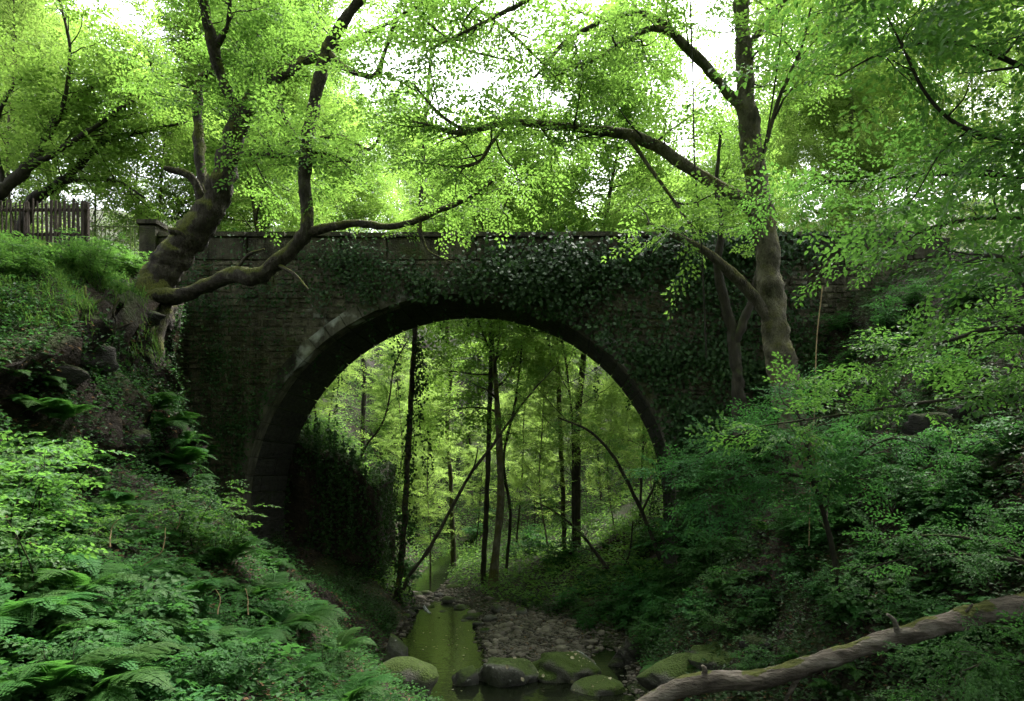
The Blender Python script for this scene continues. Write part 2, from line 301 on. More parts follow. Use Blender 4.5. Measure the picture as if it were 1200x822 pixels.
# ------------------------------------------------------------------ bridge
BX, BZ, R, BY0, BY1, RING = -3.3, 4.13, 7.01, 22.0, 25.3, 0.4
XL, XR, DECK, PTOP = -13.55, 12.5, 12.25, 13.15
bridge = thing('stone_bridge', 'old mossy stone bridge with one round arch spanning the wooded stream', 'bridge', (BX, (BY0 + BY1) / 2, 0))
BO = np.array([BX, (BY0 + BY1) / 2, 0.0])
def bpart(name, mb, mat, smooth=False): return link(name, mb.mesh(name, mat, smooth, BO), bridge)
mb = MB(); RC = R + 0.08
xa = BX + RC * np.cos(np.linspace(np.pi, 0, 61)); za = BZ + RC * np.sin(np.linspace(np.pi, 0, 61))
cols = [(XL, -0.6), (BX - RC, -0.6)] + list(zip(xa, za)) + [(BX + RC, -0.6), (XR, -0.6)]
f0, f1 = BY0 + 0.07, BY1 - 0.07
for (x0, z0), (x1, z1) in zip(cols[:-1], cols[1:]):
    if abs(x1 - x0) > 1e-6:
        mb.polys([[(x0, f0, z0), (x1, f0, z1), (x1, f0, DECK), (x0, f0, DECK)], [(x1, f1, z1), (x0, f1, z0), (x0, f1, DECK), (x1, f1, DECK)],
                  [(x0, f0, DECK), (x1, f0, DECK), (x1, f1, DECK), (x0, f1, DECK)]])
    mb.polys([[(x1, f0, z1), (x0, f0, z0), (x0, f1, z0), (x1, f1, z1)]])
for x in (XL, XR): mb.polys([[(x, f0, -0.6), (x, f0, DECK), (x, f1, DECK), (x, f1, -0.6)]])
bpart('spandrel_core', mb, M['mortar'])

def block(rng, w=1.0, d=1.0, h=1.0, j=0.05, bev=0.12):
    """unit-ish rough block: outer box, front face (-Y) inset for a worn edge"""
    q = np.array([(-.5, .5, -.5), (.5, .5, -.5), (.5, .5, .5), (-.5, .5, .5), (-.5, -.3, -.5), (.5, -.3, -.5), (.5, -.3, .5), (-.5, -.3, .5),
                  (-.5 + bev * .6, -.5, -.5 + bev), (.5 - bev * .6, -.5, -.5 + bev), (.5 - bev * .6, -.5, .5 - bev), (-.5 + bev * .6, -.5, .5 - bev)])
    q = q + rng.normal(0, j, q.shape) * np.array([.5, .6, .8]); q = q * np.array([w, d, h])
    f = [(0, 1, 5, 4), (1, 2, 6, 5), (2, 3, 7, 6), (3, 0, 4, 7), (4, 5, 9, 8), (5, 6, 10, 9), (6, 7, 11, 10), (7, 4, 8, 11), (8, 9, 10, 11), (3, 2, 1, 0)]
    return q, np.array(f)
rng = np.random.default_rng(5)
stone_meshes = []
for k in range(8):
    m_ = MB(); m_.add(*block(rng)); stone_meshes.append(m_.mesh('stone', M['stone']))
stones = []
z = 0.6
while z < DECK - 0.05:
    h = min(rng.uniform(0.15, 0.3), DECK - z)
    if DECK - z - h < 0.12: h = DECK - z
    zm = z + h / 2; Ro = R + RING
    half = Ro if zm < BZ else (math.sqrt(max(0, Ro ** 2 - (zm - BZ) ** 2)) if zm < BZ + Ro else 0)
    for a, b in ([(XL, BX - half), (BX + half, XR)] if half > 0 else [(XL, XR)]):
        x = a - rng.uniform(0, .3)
        while x < b - 0.08:
            wd = rng.uniform(0.22, 0.7); x1 = min(x + wd, b)
            if b - x1 < 0.15: x1 = b
            if Hs((x + x1) / 2, BY0 - 0.2) < z + h + 0.1:
                if rng.uniform() < .22 and h > .2: sp_ = rng.uniform(.4, .6) * h; stones.append((max(x, a), x1, z, sp_)); stones.append((max(x, a), x1, z + sp_, h - sp_))
                else: stones.append((max(x, a), x1, z, h))
            x = x1
    z += h
def stone_rank(s):                                   # the well-seen masonry left of the arch and over it comes first
    px = VX + (s[0] + s[1]) / 2 * F / BY0; py = VY - (s[2] - CZ) * F / BY0
    return (0 if (170 < px < 520 and py < 560) else 1, -(s[1] - s[0]) * s[3])
stones.sort(key=stone_rank)
rest = MB()
for k, (x0, x1, z, h) in enumerate(stones):
    pr = rng.uniform(-0.03, 0.02); c = np.array([(x0 + x1) / 2, BY0 + 0.14 + pr, z + h / 2 + rng.normal(0, .012)]); s = np.array([x1 - x0 - 0.02, 0.2, h - 0.016]) * rng.uniform(.9, 1.03, 3) ** np.array([1, 0, 1])
    if k < 300:
        o = link('stone', stone_meshes[k % 8], bridge, c - BO); o.scale = s; o.rotation_euler = (0, rng.normal(0, .03), rng.normal(0, .03))
    else:
        q, f = block(rng); rest.add(q * s + c, f)
o = bpart('stone_facing', rest, M['stone']); o['kind'] = 'stuff'
stone_meshes2 = []
for k in range(4):
    m_ = MB(); m_.add(*block(rng, j=.012, bev=.04)); stone_meshes2.append(m_.mesh('parapet_block', M['parapet']))
# arch ring
NV = 37; dth = math.pi / NV
vous = []
for k in range(3):
    m_ = MB(); g = 0.012 / R; a = [-dth / 2 + g, 0, dth / 2 - g]; q = []; jo = rng.uniform(-.03, .03)
    for y in (-0.3, 0.3):
        for r_ in (0, RING + jo):
            for t_ in a: q.append(((R + r_) * math.cos(t_), y + (rng.normal(0, .012) if y < 0 else 0), (R + r_) * math.sin(t_)))
    f = [(0, 3, 4, 1), (1, 4, 5, 2), (6, 7, 10, 9), (7, 8, 11, 10), (0, 1, 7, 6), (1, 2, 8, 7), (3, 9, 10, 4), (4, 10, 11, 5), (0, 6, 9, 3), (2, 5, 11, 8)]
    m_.add(q, f); vous.append(m_.mesh('voussoir', M['ashlar']))
for k in range(NV):
    th = (k + .5) * dth
    for yy, sgn in ((BY0 + 0.25, 1), (BY1 - 0.25, -1)):
        if sgn < 0: continue
        o = link('voussoir', vous[k % 3], bridge, np.array([BX, yy + rng.normal(0, .012), BZ]) - BO); o.rotation_euler = (0, -th, 0)
# jamb stones under the springing
z = 0.3; k = 0
while z < BZ - 0.05:
    h = min(rng.uniform(.34, .5), BZ - z)
    if BZ - z - h < .15: h = BZ - z
    for sx in (-1, 1):
        wd = RING + (0.3 if k % 2 else 0.0); c = np.array([BX + sx * (R + wd / 2), BY0 + 0.25, z + h / 2])
        o = link('jamb_stone', stone_meshes2[k % 4], bridge, c - BO); o.scale = (wd - .01, .62, h - .02); k += 1
    z += h; k += 1
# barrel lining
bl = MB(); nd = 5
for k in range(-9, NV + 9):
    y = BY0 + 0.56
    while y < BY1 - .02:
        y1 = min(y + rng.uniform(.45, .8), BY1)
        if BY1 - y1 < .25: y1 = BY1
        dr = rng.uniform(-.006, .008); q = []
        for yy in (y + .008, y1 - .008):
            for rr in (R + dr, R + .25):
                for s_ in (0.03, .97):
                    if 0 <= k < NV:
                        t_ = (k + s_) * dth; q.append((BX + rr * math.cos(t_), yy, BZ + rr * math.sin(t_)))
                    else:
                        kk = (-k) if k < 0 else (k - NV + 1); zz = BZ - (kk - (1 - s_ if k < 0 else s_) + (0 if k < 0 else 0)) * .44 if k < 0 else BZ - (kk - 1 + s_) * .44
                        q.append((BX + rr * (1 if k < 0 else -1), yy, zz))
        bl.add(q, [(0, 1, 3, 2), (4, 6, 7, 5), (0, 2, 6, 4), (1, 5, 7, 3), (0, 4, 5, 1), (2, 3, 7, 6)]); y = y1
o = bpart('barrel_lining', bl, M['darkrock']); o['kind'] = 'stuff'  # underside darkness put into the colour: darker stone than the ring
# parapets and coping
def bars(y0, n_seed, front):
    r2 = np.random.default_rng(n_seed); x = XL + 0.45
    while x < XR - .3:
        x1 = min(x + r2.uniform(1.1, 1.9), XR)
        c = np.array([(x + x1) / 2, y0 + .2, (DECK + PTOP - .16) / 2]); o = link('parapet_block', stone_meshes2[r2.integers(4)], bridge, c - BO); o.scale = (x1 - x - .003, .4, PTOP - .16 - DECK - .004)
        if not front: o.rotation_euler = (0, 0, math.pi)
        x = x1
    x = XL + .47
    while x < XR - .3:
        x1 = min(x + r2.uniform(1.2, 2.1), XR)
        c = np.array([(x + x1) / 2, y0 + .2, PTOP - .08 + r2.normal(0, .008)]); o = link('coping_slab', stone_meshes2[r2.integers(4)], bridge, c - BO); o.scale = (x1 - x - .006, .52, .155)
        if not front: o.rotation_euler = (0, 0, math.pi)
        x = x1
bars(BY0 + .02, 3, True); bars(BY1 - .42, 4, False)
mb = MB(); q, f = block(rng, .55, .6, 1.35, .015, .05); mb.add(q + np.array([XL + .2, BY0 + .2, DECK + .45]), f); pil = bpart('end_pillar', mb, M['parapet']); mb = MB()
q, f = block(rng, .66, .7, .14, .01, .05); mb.add(q + np.array([XL + .2, BY0 + .2, DECK + 1.19]), f); bpart('pillar_cap', mb, M['parapet']).parent = pil
mb = MB(); mb.polys([[(XL, BY0 + .45, DECK + .06), (XR, BY0 + .45, DECK + .06), (XR, BY1 - .45, DECK + .06), (XL, BY1 - .45, DECK + .06)]])
o = link('road', mb.mesh('road', M['soil'])); o['kind'] = 'structure'

# ------------------------------------------------------------------ leaves and sprays
def leaf_polys(base, d, up, L, W, k=4, fold=.14, droop=.1):
    """base,d,up (n,3); L,W (n,) -> polygons (n,k,3)"""
    d = unit(d); s = unit(np.cross(up, d)); u = np.cross(d, s); L = L[:, None]; W = W[:, None]
    if k == 4: prof = [(0, 0, 0), (.42, .5, fold), (1, 0, -droop), (.42, -.5, fold)]
    else: prof = [(0, 0, 0), (.22, .42, fold * .8), (.62, .46, fold * .7), (1, 0, -droop), (.62, -.46, fold * .7), (.22, -.42, fold * .8)]
    return np.stack([base + d * L * a + s * W * b + u * L * c for a, b, c in prof], 1)
def make_spray(rng, L=.9, nside=9, leaf=.1, aspect=.58, k=4, side=.42):
    B, D, U = [], [], []
    ax = lambda t: np.array([L * t, .06 * L * math.sin(3 * t), -.16 * L * t * t])
    for i_ in range(nside):
        t = (i_ + .8) / (nside + .3); p = ax(t); sg = 1 if i_ % 2 else -1; ang = sg * rng.uniform(.75, 1.15)
        dr = np.array([math.cos(ang), math.sin(ang), rng.normal(-.08, .15)]); ln = side * L * (1.08 - .75 * t) * rng.uniform(.7, 1.15)
        n = max(1, int(ln / (leaf * .62)))
        for q in range(n):
            tt = (q + .7) / n; s2 = 1 if q % 2 else -1; a2 = ang + s2 * rng.uniform(.4, .95) * (0 if q == n - 1 else 1)
            B.append(p + dr * ln * tt + rng.normal(0, .012, 3)); D.append((math.cos(a2), math.sin(a2), rng.normal(-.15, .2))); U.append((rng.normal(0, .25), rng.normal(0, .25), 1))
        B.append(p); a3 = -sg * rng.uniform(.5, 1.1); D.append((math.cos(a3), math.sin(a3), rng.normal(-.1, .2))); U.append((rng.normal(0, .25), rng.normal(0, .25), 1))
    B.append(ax(1)); D.append((1, 0, -.3)); U.append((0, 0, 1))
    n = len(B); Ls = leaf * rng.uniform(.7, 1.2, n)
    return leaf_polys(np.array(B), np.array(D, float), np.array(U, float), Ls, Ls * aspect, k)
def frames(d, rng, tilt=.35):
    d = unit(d); up = unit(np.array([0, 0, 1.0]) + rng.normal(0, tilt, d.shape)); s = unit(np.cross(up, d)); u = np.cross(d, s); return np.stack([d, s, u], -1)
def place(temps, pos, d, scale, rng, tilt=.35):
    pos = np.asarray(pos, float); d = np.asarray(d, float); scale = np.asarray(scale, float); Rm = frames(d, rng, tilt); idx = rng.integers(len(temps), size=len(pos)); out = []
    for k, T in enumerate(temps):
        s = idx == k
        if s.any():
            r = np.einsum('nij,lkj->nlki', Rm[s] * scale[s][:, None, None], T) + pos[s][:, None, None, :]; out.append(r.reshape(-1, T.shape[1], 3))
    return np.concatenate(out) if out else np.zeros((0, temps[0].shape[1], 3))
rs = np.random.default_rng(3)
SP_FAR = [make_spray(rs, 1.0, 9, .15, .6) for _ in range(4)]            # canopy sprays, leaves 15 cm for far crowns
SP_MID = [make_spray(rs, .9, 9, .115, .62) for _ in range(4)]
SP_NEAR = [make_spray(rs, .8, 11, .092, .52, 6, .5) for _ in range(5)]
SP_SHRUB = [make_spray(rs, .5, 6, .095, .7, 6) for _ in range(4)]

def bpath(p0, d, L, rng, n=7, wob=.22, up=0.0, r0=.03, r1=.006):
    p = np.array(p0, float); d = unit(d); out = [np.r_[p, r0]]
    for k in range(n):
        d = unit(d + rng.normal(0, wob, 3) + np.array([0, 0, up])); p = p + d * L / n; out.append(np.r_[p, r0 + (r1 - r0) * (k + 1) / n])
    return np.array(out)
def leafy(limb, rng, wood, sprays, spacing=.45, L=(.8, 2.0), t0=.2, sp=.36, sides=4, up=.04, size=1.0, level=1, vert=.35, dirs=None):
    """secondary branches with sprays along a limb (rows x,y,z,r)"""
    seg = np.linalg.norm(np.diff(limb[:, :3], axis=0), axis=1); cum = np.r_[0, np.cumsum(seg)]; tot = cum[-1]; s = tot * t0 + rng.uniform(0, spacing)
    while s < tot:
        i_ = min(np.searchsorted(cum, s), len(limb) - 1); q = limb[i_]; tg = unit(limb[i_, :3] - limb[max(0, i_ - 1), :3])
        d = unit(rng.normal(0, 1, 3) * np.array([1, 1, vert]) + tg * .7 + (0 if dirs is None else np.asarray(dirs))); ln = rng.uniform(*L) * (1 - .35 * s / tot)
        b = bpath(q[:3], d, ln, rng, 6, .2, up, min(q[3] * .6, .012 + .012 * ln), .004); tube(wood, b, sides, cap=False)
        if level > 1: leafy(b, rng, wood, sprays, .38, (L[0] * .5, L[1] * .5), .3, sp, 3, up, size, level - 1, vert)
        m = max(2, int(ln / sp)); ts = np.linspace(.25, 1, m)
        for k, t in enumerate(ts):
            f = t * (len(b) - 1); a = int(min(f, len(b) - 2)); pp = b[a, :3] + (b[a + 1, :3] - b[a, :3]) * (f - a); tt = unit(b[a + 1, :3] - b[a, :3])
            sd_ = unit(np.cross(tt, (0, 0, 1))) * (1 if k % 2 else -1); dd = tt + (sd_ * rng.uniform(.5, 1.2) if k < m - 1 else 0) + np.array([0, 0, rng.normal(-.08, .15)])
            sprays.append((pp, dd, size * rng.uniform(.7, 1.15)))
        s += spacing * rng.uniform(.6, 1.4)
def crown_mesh(sprays, temps, rng, mat, origin, tilt=.35):
    m_ = MB(); m_.polys(place(temps, [s[0] for s in sprays], [s[1] for s in sprays], [s[2] for s in sprays], rng, tilt)); return m_.mesh('crown', mat, False, origin)

def hero_tree(name, label, limbs, base, bark, temps, leafmat, seed, leaf_limbs, group=None, sides=22, rough=.5, roots=(), **kw):
    """limbs: lists of (px,py,Y,radius px); first is the trunk"""
    rng = np.random.default_rng(seed); t = thing(name, label, 'tree', base, group); sprays = []; tw = MB()
    for k, L in enumerate(limbs):
        pts = np.array([np.r_[P(a, b, c), d * .75 * c / F] for a, b, c, d in L]); pth = smooth_path(pts, .09)
        pth[:, :3] += np.stack([vnoise(np.arange(len(pth)) * .35, np.full(len(pth), k + .5 + q), seed) for q in range(3)], -1) * np.minimum(pth[:, 3:4] * .55, .06)
        m_ = MB(); tube(m_, pth, sides if k == 0 else 12, rough, seed + k); ob = link('trunk' if k == 0 else ('root' if k in roots else 'limb'), m_.mesh('limb', bark, True, base), t if k == 0 else trunk); trunk = ob if k == 0 else trunk
        if k in leaf_limbs:
            leafy(pth, rng, tw, sprays, t0=leaf_limbs[k], **{'level': 2, **kw})
    link('twigs', tw.mesh('twigs', M['bark_dark'], True, base), t)['kind'] = 'stuff'
    if sprays: link('crown', crown_mesh(sprays, temps, rng, leafmat, base), t)
    return t

# left mossy tree leaning over the parapet
hero_tree('mossy_tree', 'stout mossy tree forking low, leaning over the left end of the parapet', [
 [(168,375,18.7,34),(180,345,18.8,29),(196,312,18.9,25),(222,278,19,25),(248,240,19,20),(266,197,19,17),(277,157,19,15),(292,122,19,14),(315,97,19.2,12),(345,78,19.5,9),(375,64,19.8,6.5),(425,42,20,4),(470,20,20.2,2)],
 [(284,142,19,12),(270,115,18.8,10.5),(256,80,18.6,9.5),(248,45,18.4,8.5),(240,5,18.2,7.5),(232,-60,18,5),(228,-120,18,3)],
 [(240,248,19.05,13),(239,219,19.2,9),(234,185,19.4,8),(233,157,19.6,8),(232,102,20,7),(248,84,20,6.5),(277,55,20.2,5.5),(302,40,20.4,4),(340,0,20.6,2)],
 [(236,238,18.95,7),(228,212,18.8,6),(215,203,18.7,5.5),(203,200,18.6,5),(192,197,18.5,3.5)],
 [(222,288,18.9,9),(216,276,18.7,7),(207,271,18.6,6),(198,272,18.5,5)],
 [(262,205,19,6),(285,180,18.6,5),(330,182,18.3,4),(372,178,18,3),(410,190,17.8,2)],
 [(250,60,18.5,5),(268,25,18,4),(270,-20,17.6,3),(290,-70,17.4,2)],
 [(315,97,19.2,6),(330,130,19,4),(350,165,18.8,3),(385,195,18.6,2)],
 [(190,330,18.7,14),(172,362,18.2,12),(160,395,17.6,9),(155,440,17.2,6),(150,480,17,3)],
 [(192,335,18.8,13),(194,365,18.5,10),(186,395,18.2,8),(188,430,18,5),(180,470,17.8,2)],
 [(180,345,18.7,11),(150,352,18.2,9),(122,348,17.8,7),(95,352,17.2,4)],
 [(185,350,18.5,9),(150,375,17.6,7),(120,385,16.8,6),(100,420,16.2,4),(92,460,15.8,2)]],
 P(175, 352, 18.8), M['bark'], SP_MID, M['hero'], 21, {0: .45, 1: .35, 2: .4, 5: .25, 6: .1, 7: .3}, roots=(8, 9, 10, 11), spacing=.27, L=(.9, 2.4), size=1.0)
# its neighbour: the creeping limb that turns up in front of the bridge
hero_tree('creeping_tree', 'mossy tree creeping sideways along the bridge wall, then turning upright', [
 [(160,372,18.4,13),(178,352,18.4,13),(212,346,18.3,12),(250,333,18.2,11),(275,321,18.1,12),(300,323,18,13),(322,309,18,12),(345,288,18,10.5),(361,270,18,11),(359,240,18,10),(356,205,18,9.5),(361,160,18,9),(371,110,18,8.5),(382,65,17.9,8.5),(400,30,17.8,8),(425,-5,17.7,7),(455,-60,17.5,5),(480,-120,17.3,3)],
 [(361,272,18,9),(385,267,17.9,7.5),(420,262,17.8,6.5),(455,266,17.7,5.5),(490,258,17.6,5),(520,245,17.5,4.2),(545,235,17.4,3.2),(565,222,17.3,2.6),(582,208,17.2,1.5)],
 [(492,259,17.6,3),(494,275,17.5,2.6),(500,292,17.4,2.2),(515,302,17.3,1.8),(532,308,17.2,1)],
 [(384,60,17.9,5),(405,80,17.6,4.5),(438,89,17.4,4.2),(450,62,17.3,3.6),(462,30,17.2,3),(475,15,17.1,2.6),(512,-4,17,1.5)],
 [(488,15,17.05,2.4),(520,42,16.9,2),(545,58,16.8,1.8),(600,72,16.6,1)],
 [(361,165,18,4),(400,160,17.8,3),(432,175,17.6,2.4),(450,150,17.5,1.8)],
 [(275,322,18.1,3),(290,300,17.9,2.4),(310,292,17.7,1.6)],
 [(428,-15,17.7,6),(480,-30,17.2,4.5),(540,0,16.8,3.5),(600,40,16.5,2.5),(660,100,16.2,1.2)],
 [(322,309,18,4),(345,322,17.8,2.8),(362,340,17.6,1.6)]],
 P(165, 365, 18.4), M['bark'], SP_MID, M['hero'], 22, {0: .72, 1: .45, 3: .25, 4: .2, 5: .2, 7: .2, 8: .85}, spacing=.36, L=(.6, 1.8), size=.9)
# right-hand tree
hero_tree('tall_tree', 'tall pale-barked tree with a long limb reaching across the bridge', [
 [(962,600,17,34),(950,560,17,26),(932,500,17,22.5),(918,440,17,21),(909,380,17,20),(903,330,17,19),(897,285,17,18.5),(889,235,17,19),(883,190,17,17.5),(878,150,17,16.5),(874,100,17,15),(871,50,17,13),(868,0,17,12),(866,-60,17,9),(860,-150,17,5)],
 [(889,250,17,12),(866,232,16.9,9.5),(830,212,16.8,9),(800,192,16.7,8.5),(770,172,16.6,8),(735,158,16.5,7),(690,152,16.4,6.2),(640,147,16.2,6),(600,144,16,5.2),(560,151,15.8,5),(536,156,15.7,4),(510,149,15.6,3),(480,142,15.5,2)],
 [(910,395,17,13),(892,362,16.8,9.5),(868,331,16.5,8.5),(845,308,16.2,7.5),(815,288,16,6),(780,272,15.8,4),(758,262,15.7,2)],
 [(877,140,17,12),(866,122,17,10),(847,102,16.9,9),(824,74,16.8,8),(803,54,16.6,7),(785,38,16.5,6),(757,36,16.4,4.5),(703,66,16.2,3.4),(652,88,16,2)],
 [(800,50,16.6,5),(770,22,16.4,4.2),(734,17,16.2,3.6),(670,44,16,3),(626,91,15.8,2)],
 [(595,144,16,3.2),(578,165,15.9,2.6),(560,190,15.8,2.4),(530,196,15.7,2),(505,190,15.6,1.2)],
 [(545,154,15.7,3),(520,138,15.6,2.6),(500,118,15.5,2),(485,98,15.4,1.2)],
 [(870,60,17,6),(905,20,16.8,5),(940,-30,16.6,4),(990,-80,16.4,2)],
 [(735,158,16.5,4),(775,215,16.2,3),(800,250,16,2.4),(815,275,15.9,1.5)],
 [(868,-10,17,8),(800,-50,16.5,6),(720,-45,16,5),(640,-10,15.6,4),(570,25,15.2,3),(500,60,15,1.5)],
 [(884,215,17,5),(900,160,16.7,4),(915,110,16.5,3.2),(938,60,16.3,2.4),(950,10,16.1,1.5)]],
 P(955, 585, 17), M['bark_pale'], SP_MID, M['hero'], 23, {0: .66, 1: .3, 2: .78, 3: .35, 4: .2, 5: .2, 6: .2, 7: .2, 8: .6, 9: .55, 10: .3}, spacing=.3, L=(.8, 2.2), size=1.0)
hero_tree('shadowed_tree', 'dark slender tree forking in the shade against the ivied bridge wall', [
 [(868,520,20.3,12),(866,470,20.3,10),(863,430,20.3,9.5),(858,390,20.3,8.5),(848,350,20.2,7),(841,310,20,6),(846,265,19.8,5),(840,220,19.6,3.5),(845,150,19.4,2)],
 [(860,405,20.3,7),(872,375,20.2,6.5),(884,345,20.1,5.5),(889,310,20,4.5),(885,270,19.9,3)]],
 P(868, 515, 20.3), M['bark_dark'], SP_MID, M['hero'], 24, {0: .75, 1: .7}, spacing=.5, L=(.6, 1.4), size=.9)

# far left spreading trees behind the fence
hero_tree('spreading_tree', 'low spreading tree fanning thin dark boughs from behind the wooden fence', [
 [(-40,300,23,11),(-25,262,23,9),(5,222,23,8),(33,196,23,7),(55,160,23,6),(75,126,23.2,5),(105,105,23.4,4),(135,85,23.6,3),(168,55,23.8,2)],
 [(33,196,23,5),(70,176,22.8,4),(112,148,22.6,3.4),(140,128,22.5,2.6),(168,112,22.4,1.5)],
 [(55,160,23,4),(75,120,22.6,3),(82,60,22.4,2.4),(70,0,22.2,1.6)],
 [(5,222,23,4),(-5,160,22.8,3),(10,110,22.5,2.2),(40,80,22.3,1.5)]],
 P(-38, 296, 23), M['bark_dark'], SP_FAR, M['canopy'], 25, {0: .35, 1: .2, 2: .2, 3: .2}, spacing=.3, L=(.8, 2.1), size=1.0)
hero_tree('arching_tree', 'low arching tree with boughs sweeping right above the wooden fence', [
 [(20,285,24,9),(38,236,24,7.5),(75,212,24,6),(110,176,23.8,4.8),(135,162,23.6,4),(165,155,23.4,3),(215,144,23.2,1.6)],
 [(75,212,24,4.5),(110,210,23.8,3.6),(140,214,23.6,2.6),(170,232,23.4,1.6)],
 [(110,176,23.8,3.4),(150,120,23.4,2.4),(180,70,23,1.6)]],
 P(22, 282, 24), M['bark_dark'], SP_FAR, M['canopy'], 26, {0: .3, 1: .2, 2: .2}, spacing=.3, L=(.8, 2.0), size=1.0)

# ------------------------------------------------------------------ generic trees
def gen_tree(seed, Ht, c0, Rr, nl, r0, temps, leafmat, bark, lean=0.05, sp=.42, size=1.0, L2=(.9, 2.0), wob=.1, dens=.38):
    rng = np.random.default_rng(seed); wood = MB(); tw = MB(); sprays = []
    tr = bpath((0, 0, -.4), (rng.normal(0, lean), rng.normal(0, lean), 1), Ht + .4, rng, 12, wob * .45, .03, r0, .02); tr[0, 3] *= 1.35; tr = smooth_path(tr, .5)
    tube(wood, tr, 9, .35, seed)
    az = rng.uniform(0, 6.28)
    for k in range(nl):
        t = (k + .5) / nl; h = c0 + (Ht - c0) * t ** .9; i_ = int(np.clip(np.searchsorted(tr[:, 2], h), 1, len(tr) - 1)); az += 2.4 + rng.normal(0, .3)
        prof = Rr * (math.sin(math.pi * (0.18 + .78 * t)) ** .8) * rng.uniform(.7, 1.15)
        lb = bpath(tr[i_, :3], (math.cos(az), math.sin(az), rng.uniform(.15, .6) + .4 * t), max(.6, prof), rng, 7, .16, .03, max(.015, tr[i_, 3] * .5), .006)
        tube(tw, lb, 5, cap=False); leafy(lb, rng, tw, sprays, dens, L2, .2, sp, 3, .02, size, 2)
    leafy(tr, rng, tw, sprays, .4, L2, .75, sp, 3, .05, size, 2)
    return wood.mesh('trunk', bark, True), tw.mesh('boughs', M['bark_dark'], True), crown_mesh(sprays, temps, rng, leafmat, (0, 0, 0)), len(sprays)
KINDS = {}
def kind(key, *a, **k):
    KINDS[key] = gen_tree(*a, **k)
kind('canopy1', 101, 21, 8, 4.6, 32, .2, SP_FAR, M['canopy'], M['bark_dark'], L2=(1.0, 2.3), size=1.1)
kind('canopy2', 102, 18, 6, 4.4, 30, .17, SP_FAR, M['canopy'], M['bark_pale'], L2=(1.0, 2.2), size=1.1)
kind('canopy3', 103, 23, 10, 5.0, 32, .22, SP_FAR, M['canopy'], M['bark_dark'], L2=(1.0, 2.4), size=1.15)
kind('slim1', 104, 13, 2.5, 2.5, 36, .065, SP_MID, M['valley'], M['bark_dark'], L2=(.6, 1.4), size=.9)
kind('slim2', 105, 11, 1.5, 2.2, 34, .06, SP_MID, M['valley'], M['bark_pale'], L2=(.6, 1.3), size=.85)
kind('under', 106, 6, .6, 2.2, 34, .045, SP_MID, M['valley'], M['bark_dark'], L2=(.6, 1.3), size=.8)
FIRST = {}
def put_tree(key, x, y, rz, s, name, label, group, zoff=0.0):
    w_, t_, c_, n_ = KINDS[key]
    o = thing(name, label, 'tree', (x, y, Hs(x, y) + zoff), group); o.rotation_euler = (0, 0, rz); o.scale = (s, s, s)
    link('trunk', w_, o); link('boughs', t_, o)['kind'] = 'stuff'; link('crown', c_, o); return o
rg = np.random.default_rng(77)
def grove(spots, keys, name, label, group, s=(.85, 1.15)):
    for q, (x, y) in enumerate(spots): put_tree(keys[q % len(keys)], x, y, rg.uniform(0, 6.28), rg.uniform(*s), name, label, group)
LOOK = {'canopy1': 'tall dark-trunked broadleaf tree', 'canopy2': 'tall pale-trunked broadleaf tree', 'canopy3': 'very tall wide-crowned tree', 'slim1': 'slim dark-stemmed young tree', 'slim2': 'slim pale-stemmed young tree', 'under': 'bushy low tree'}
def grove(spots, keys, name, where, group, s=(.85, 1.15)):
    for q, (x, y) in enumerate(spots):
        k = keys[q % len(keys)]; put_tree(k, x, y, rg.uniform(0, 6.28), rg.uniform(*s), name, LOOK[k] + ' ' + where, LOOK[k] + 's ' + where)
# behind the bridge: tall canopy, slim poles in the valley, understorey
grove([(-31, 35), (-23, 31), (-16, 34), (-12.5, 43), (13.5, 31), (18, 38), (23, 31), (-25, 48), (14, 52), (-34, 46), (27, 44), (3, 58), (-8, 57), (-13, 29)],
      ['canopy1', 'canopy2', 'canopy3'], 'canopy_tree', 'of the bright wood behind the bridge', '')
grove([(-3.1, 29.8)], ['canopy2'], 'canopy_tree', 'standing right behind the crown of the arch', '', (1.12, 1.18))
grove([(.6, 33)], ['canopy1'], 'canopy_tree', 'standing beyond the gravel bar behind the bridge', '', (1.15, 1.2))
grove([(-30, 62), (-22, 66), (-15, 62), (-8, 66), (-2, 62), (5, 67), (12, 63), (19, 66), (27, 62), (-26, 80), (-17, 82), (-9, 79), (-1, 82), (7, 80), (15, 82), (24, 79), (-36, 74), (34, 72), (-12, 96), (0, 98), (11, 96), (-24, 98), (23, 97)],
      ['canopy2', 'canopy1'], 'hillside_tree', 'on the far hillside beyond the valley', '', (.9, 1.2))
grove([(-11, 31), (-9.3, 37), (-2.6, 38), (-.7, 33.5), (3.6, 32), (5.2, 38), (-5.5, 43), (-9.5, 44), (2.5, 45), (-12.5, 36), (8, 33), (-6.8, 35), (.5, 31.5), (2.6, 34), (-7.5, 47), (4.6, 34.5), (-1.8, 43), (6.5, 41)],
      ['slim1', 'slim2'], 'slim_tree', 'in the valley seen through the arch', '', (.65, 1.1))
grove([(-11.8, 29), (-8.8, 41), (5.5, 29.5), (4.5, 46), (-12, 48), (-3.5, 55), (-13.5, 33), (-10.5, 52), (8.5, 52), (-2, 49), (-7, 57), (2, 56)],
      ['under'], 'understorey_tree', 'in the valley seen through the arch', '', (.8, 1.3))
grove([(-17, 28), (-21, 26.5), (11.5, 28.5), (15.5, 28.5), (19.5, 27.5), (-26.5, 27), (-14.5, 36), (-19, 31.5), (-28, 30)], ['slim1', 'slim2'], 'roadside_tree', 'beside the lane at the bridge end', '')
grove([(-16, 29.5), (-19.5, 28.5), (-23, 28), (13, 29), (17, 30), (21.5, 29), (-15, 33), (-25.5, 31)], ['under'], 'roadside_tree', 'beside the lane at the bridge end', '', (.9, 1.3))
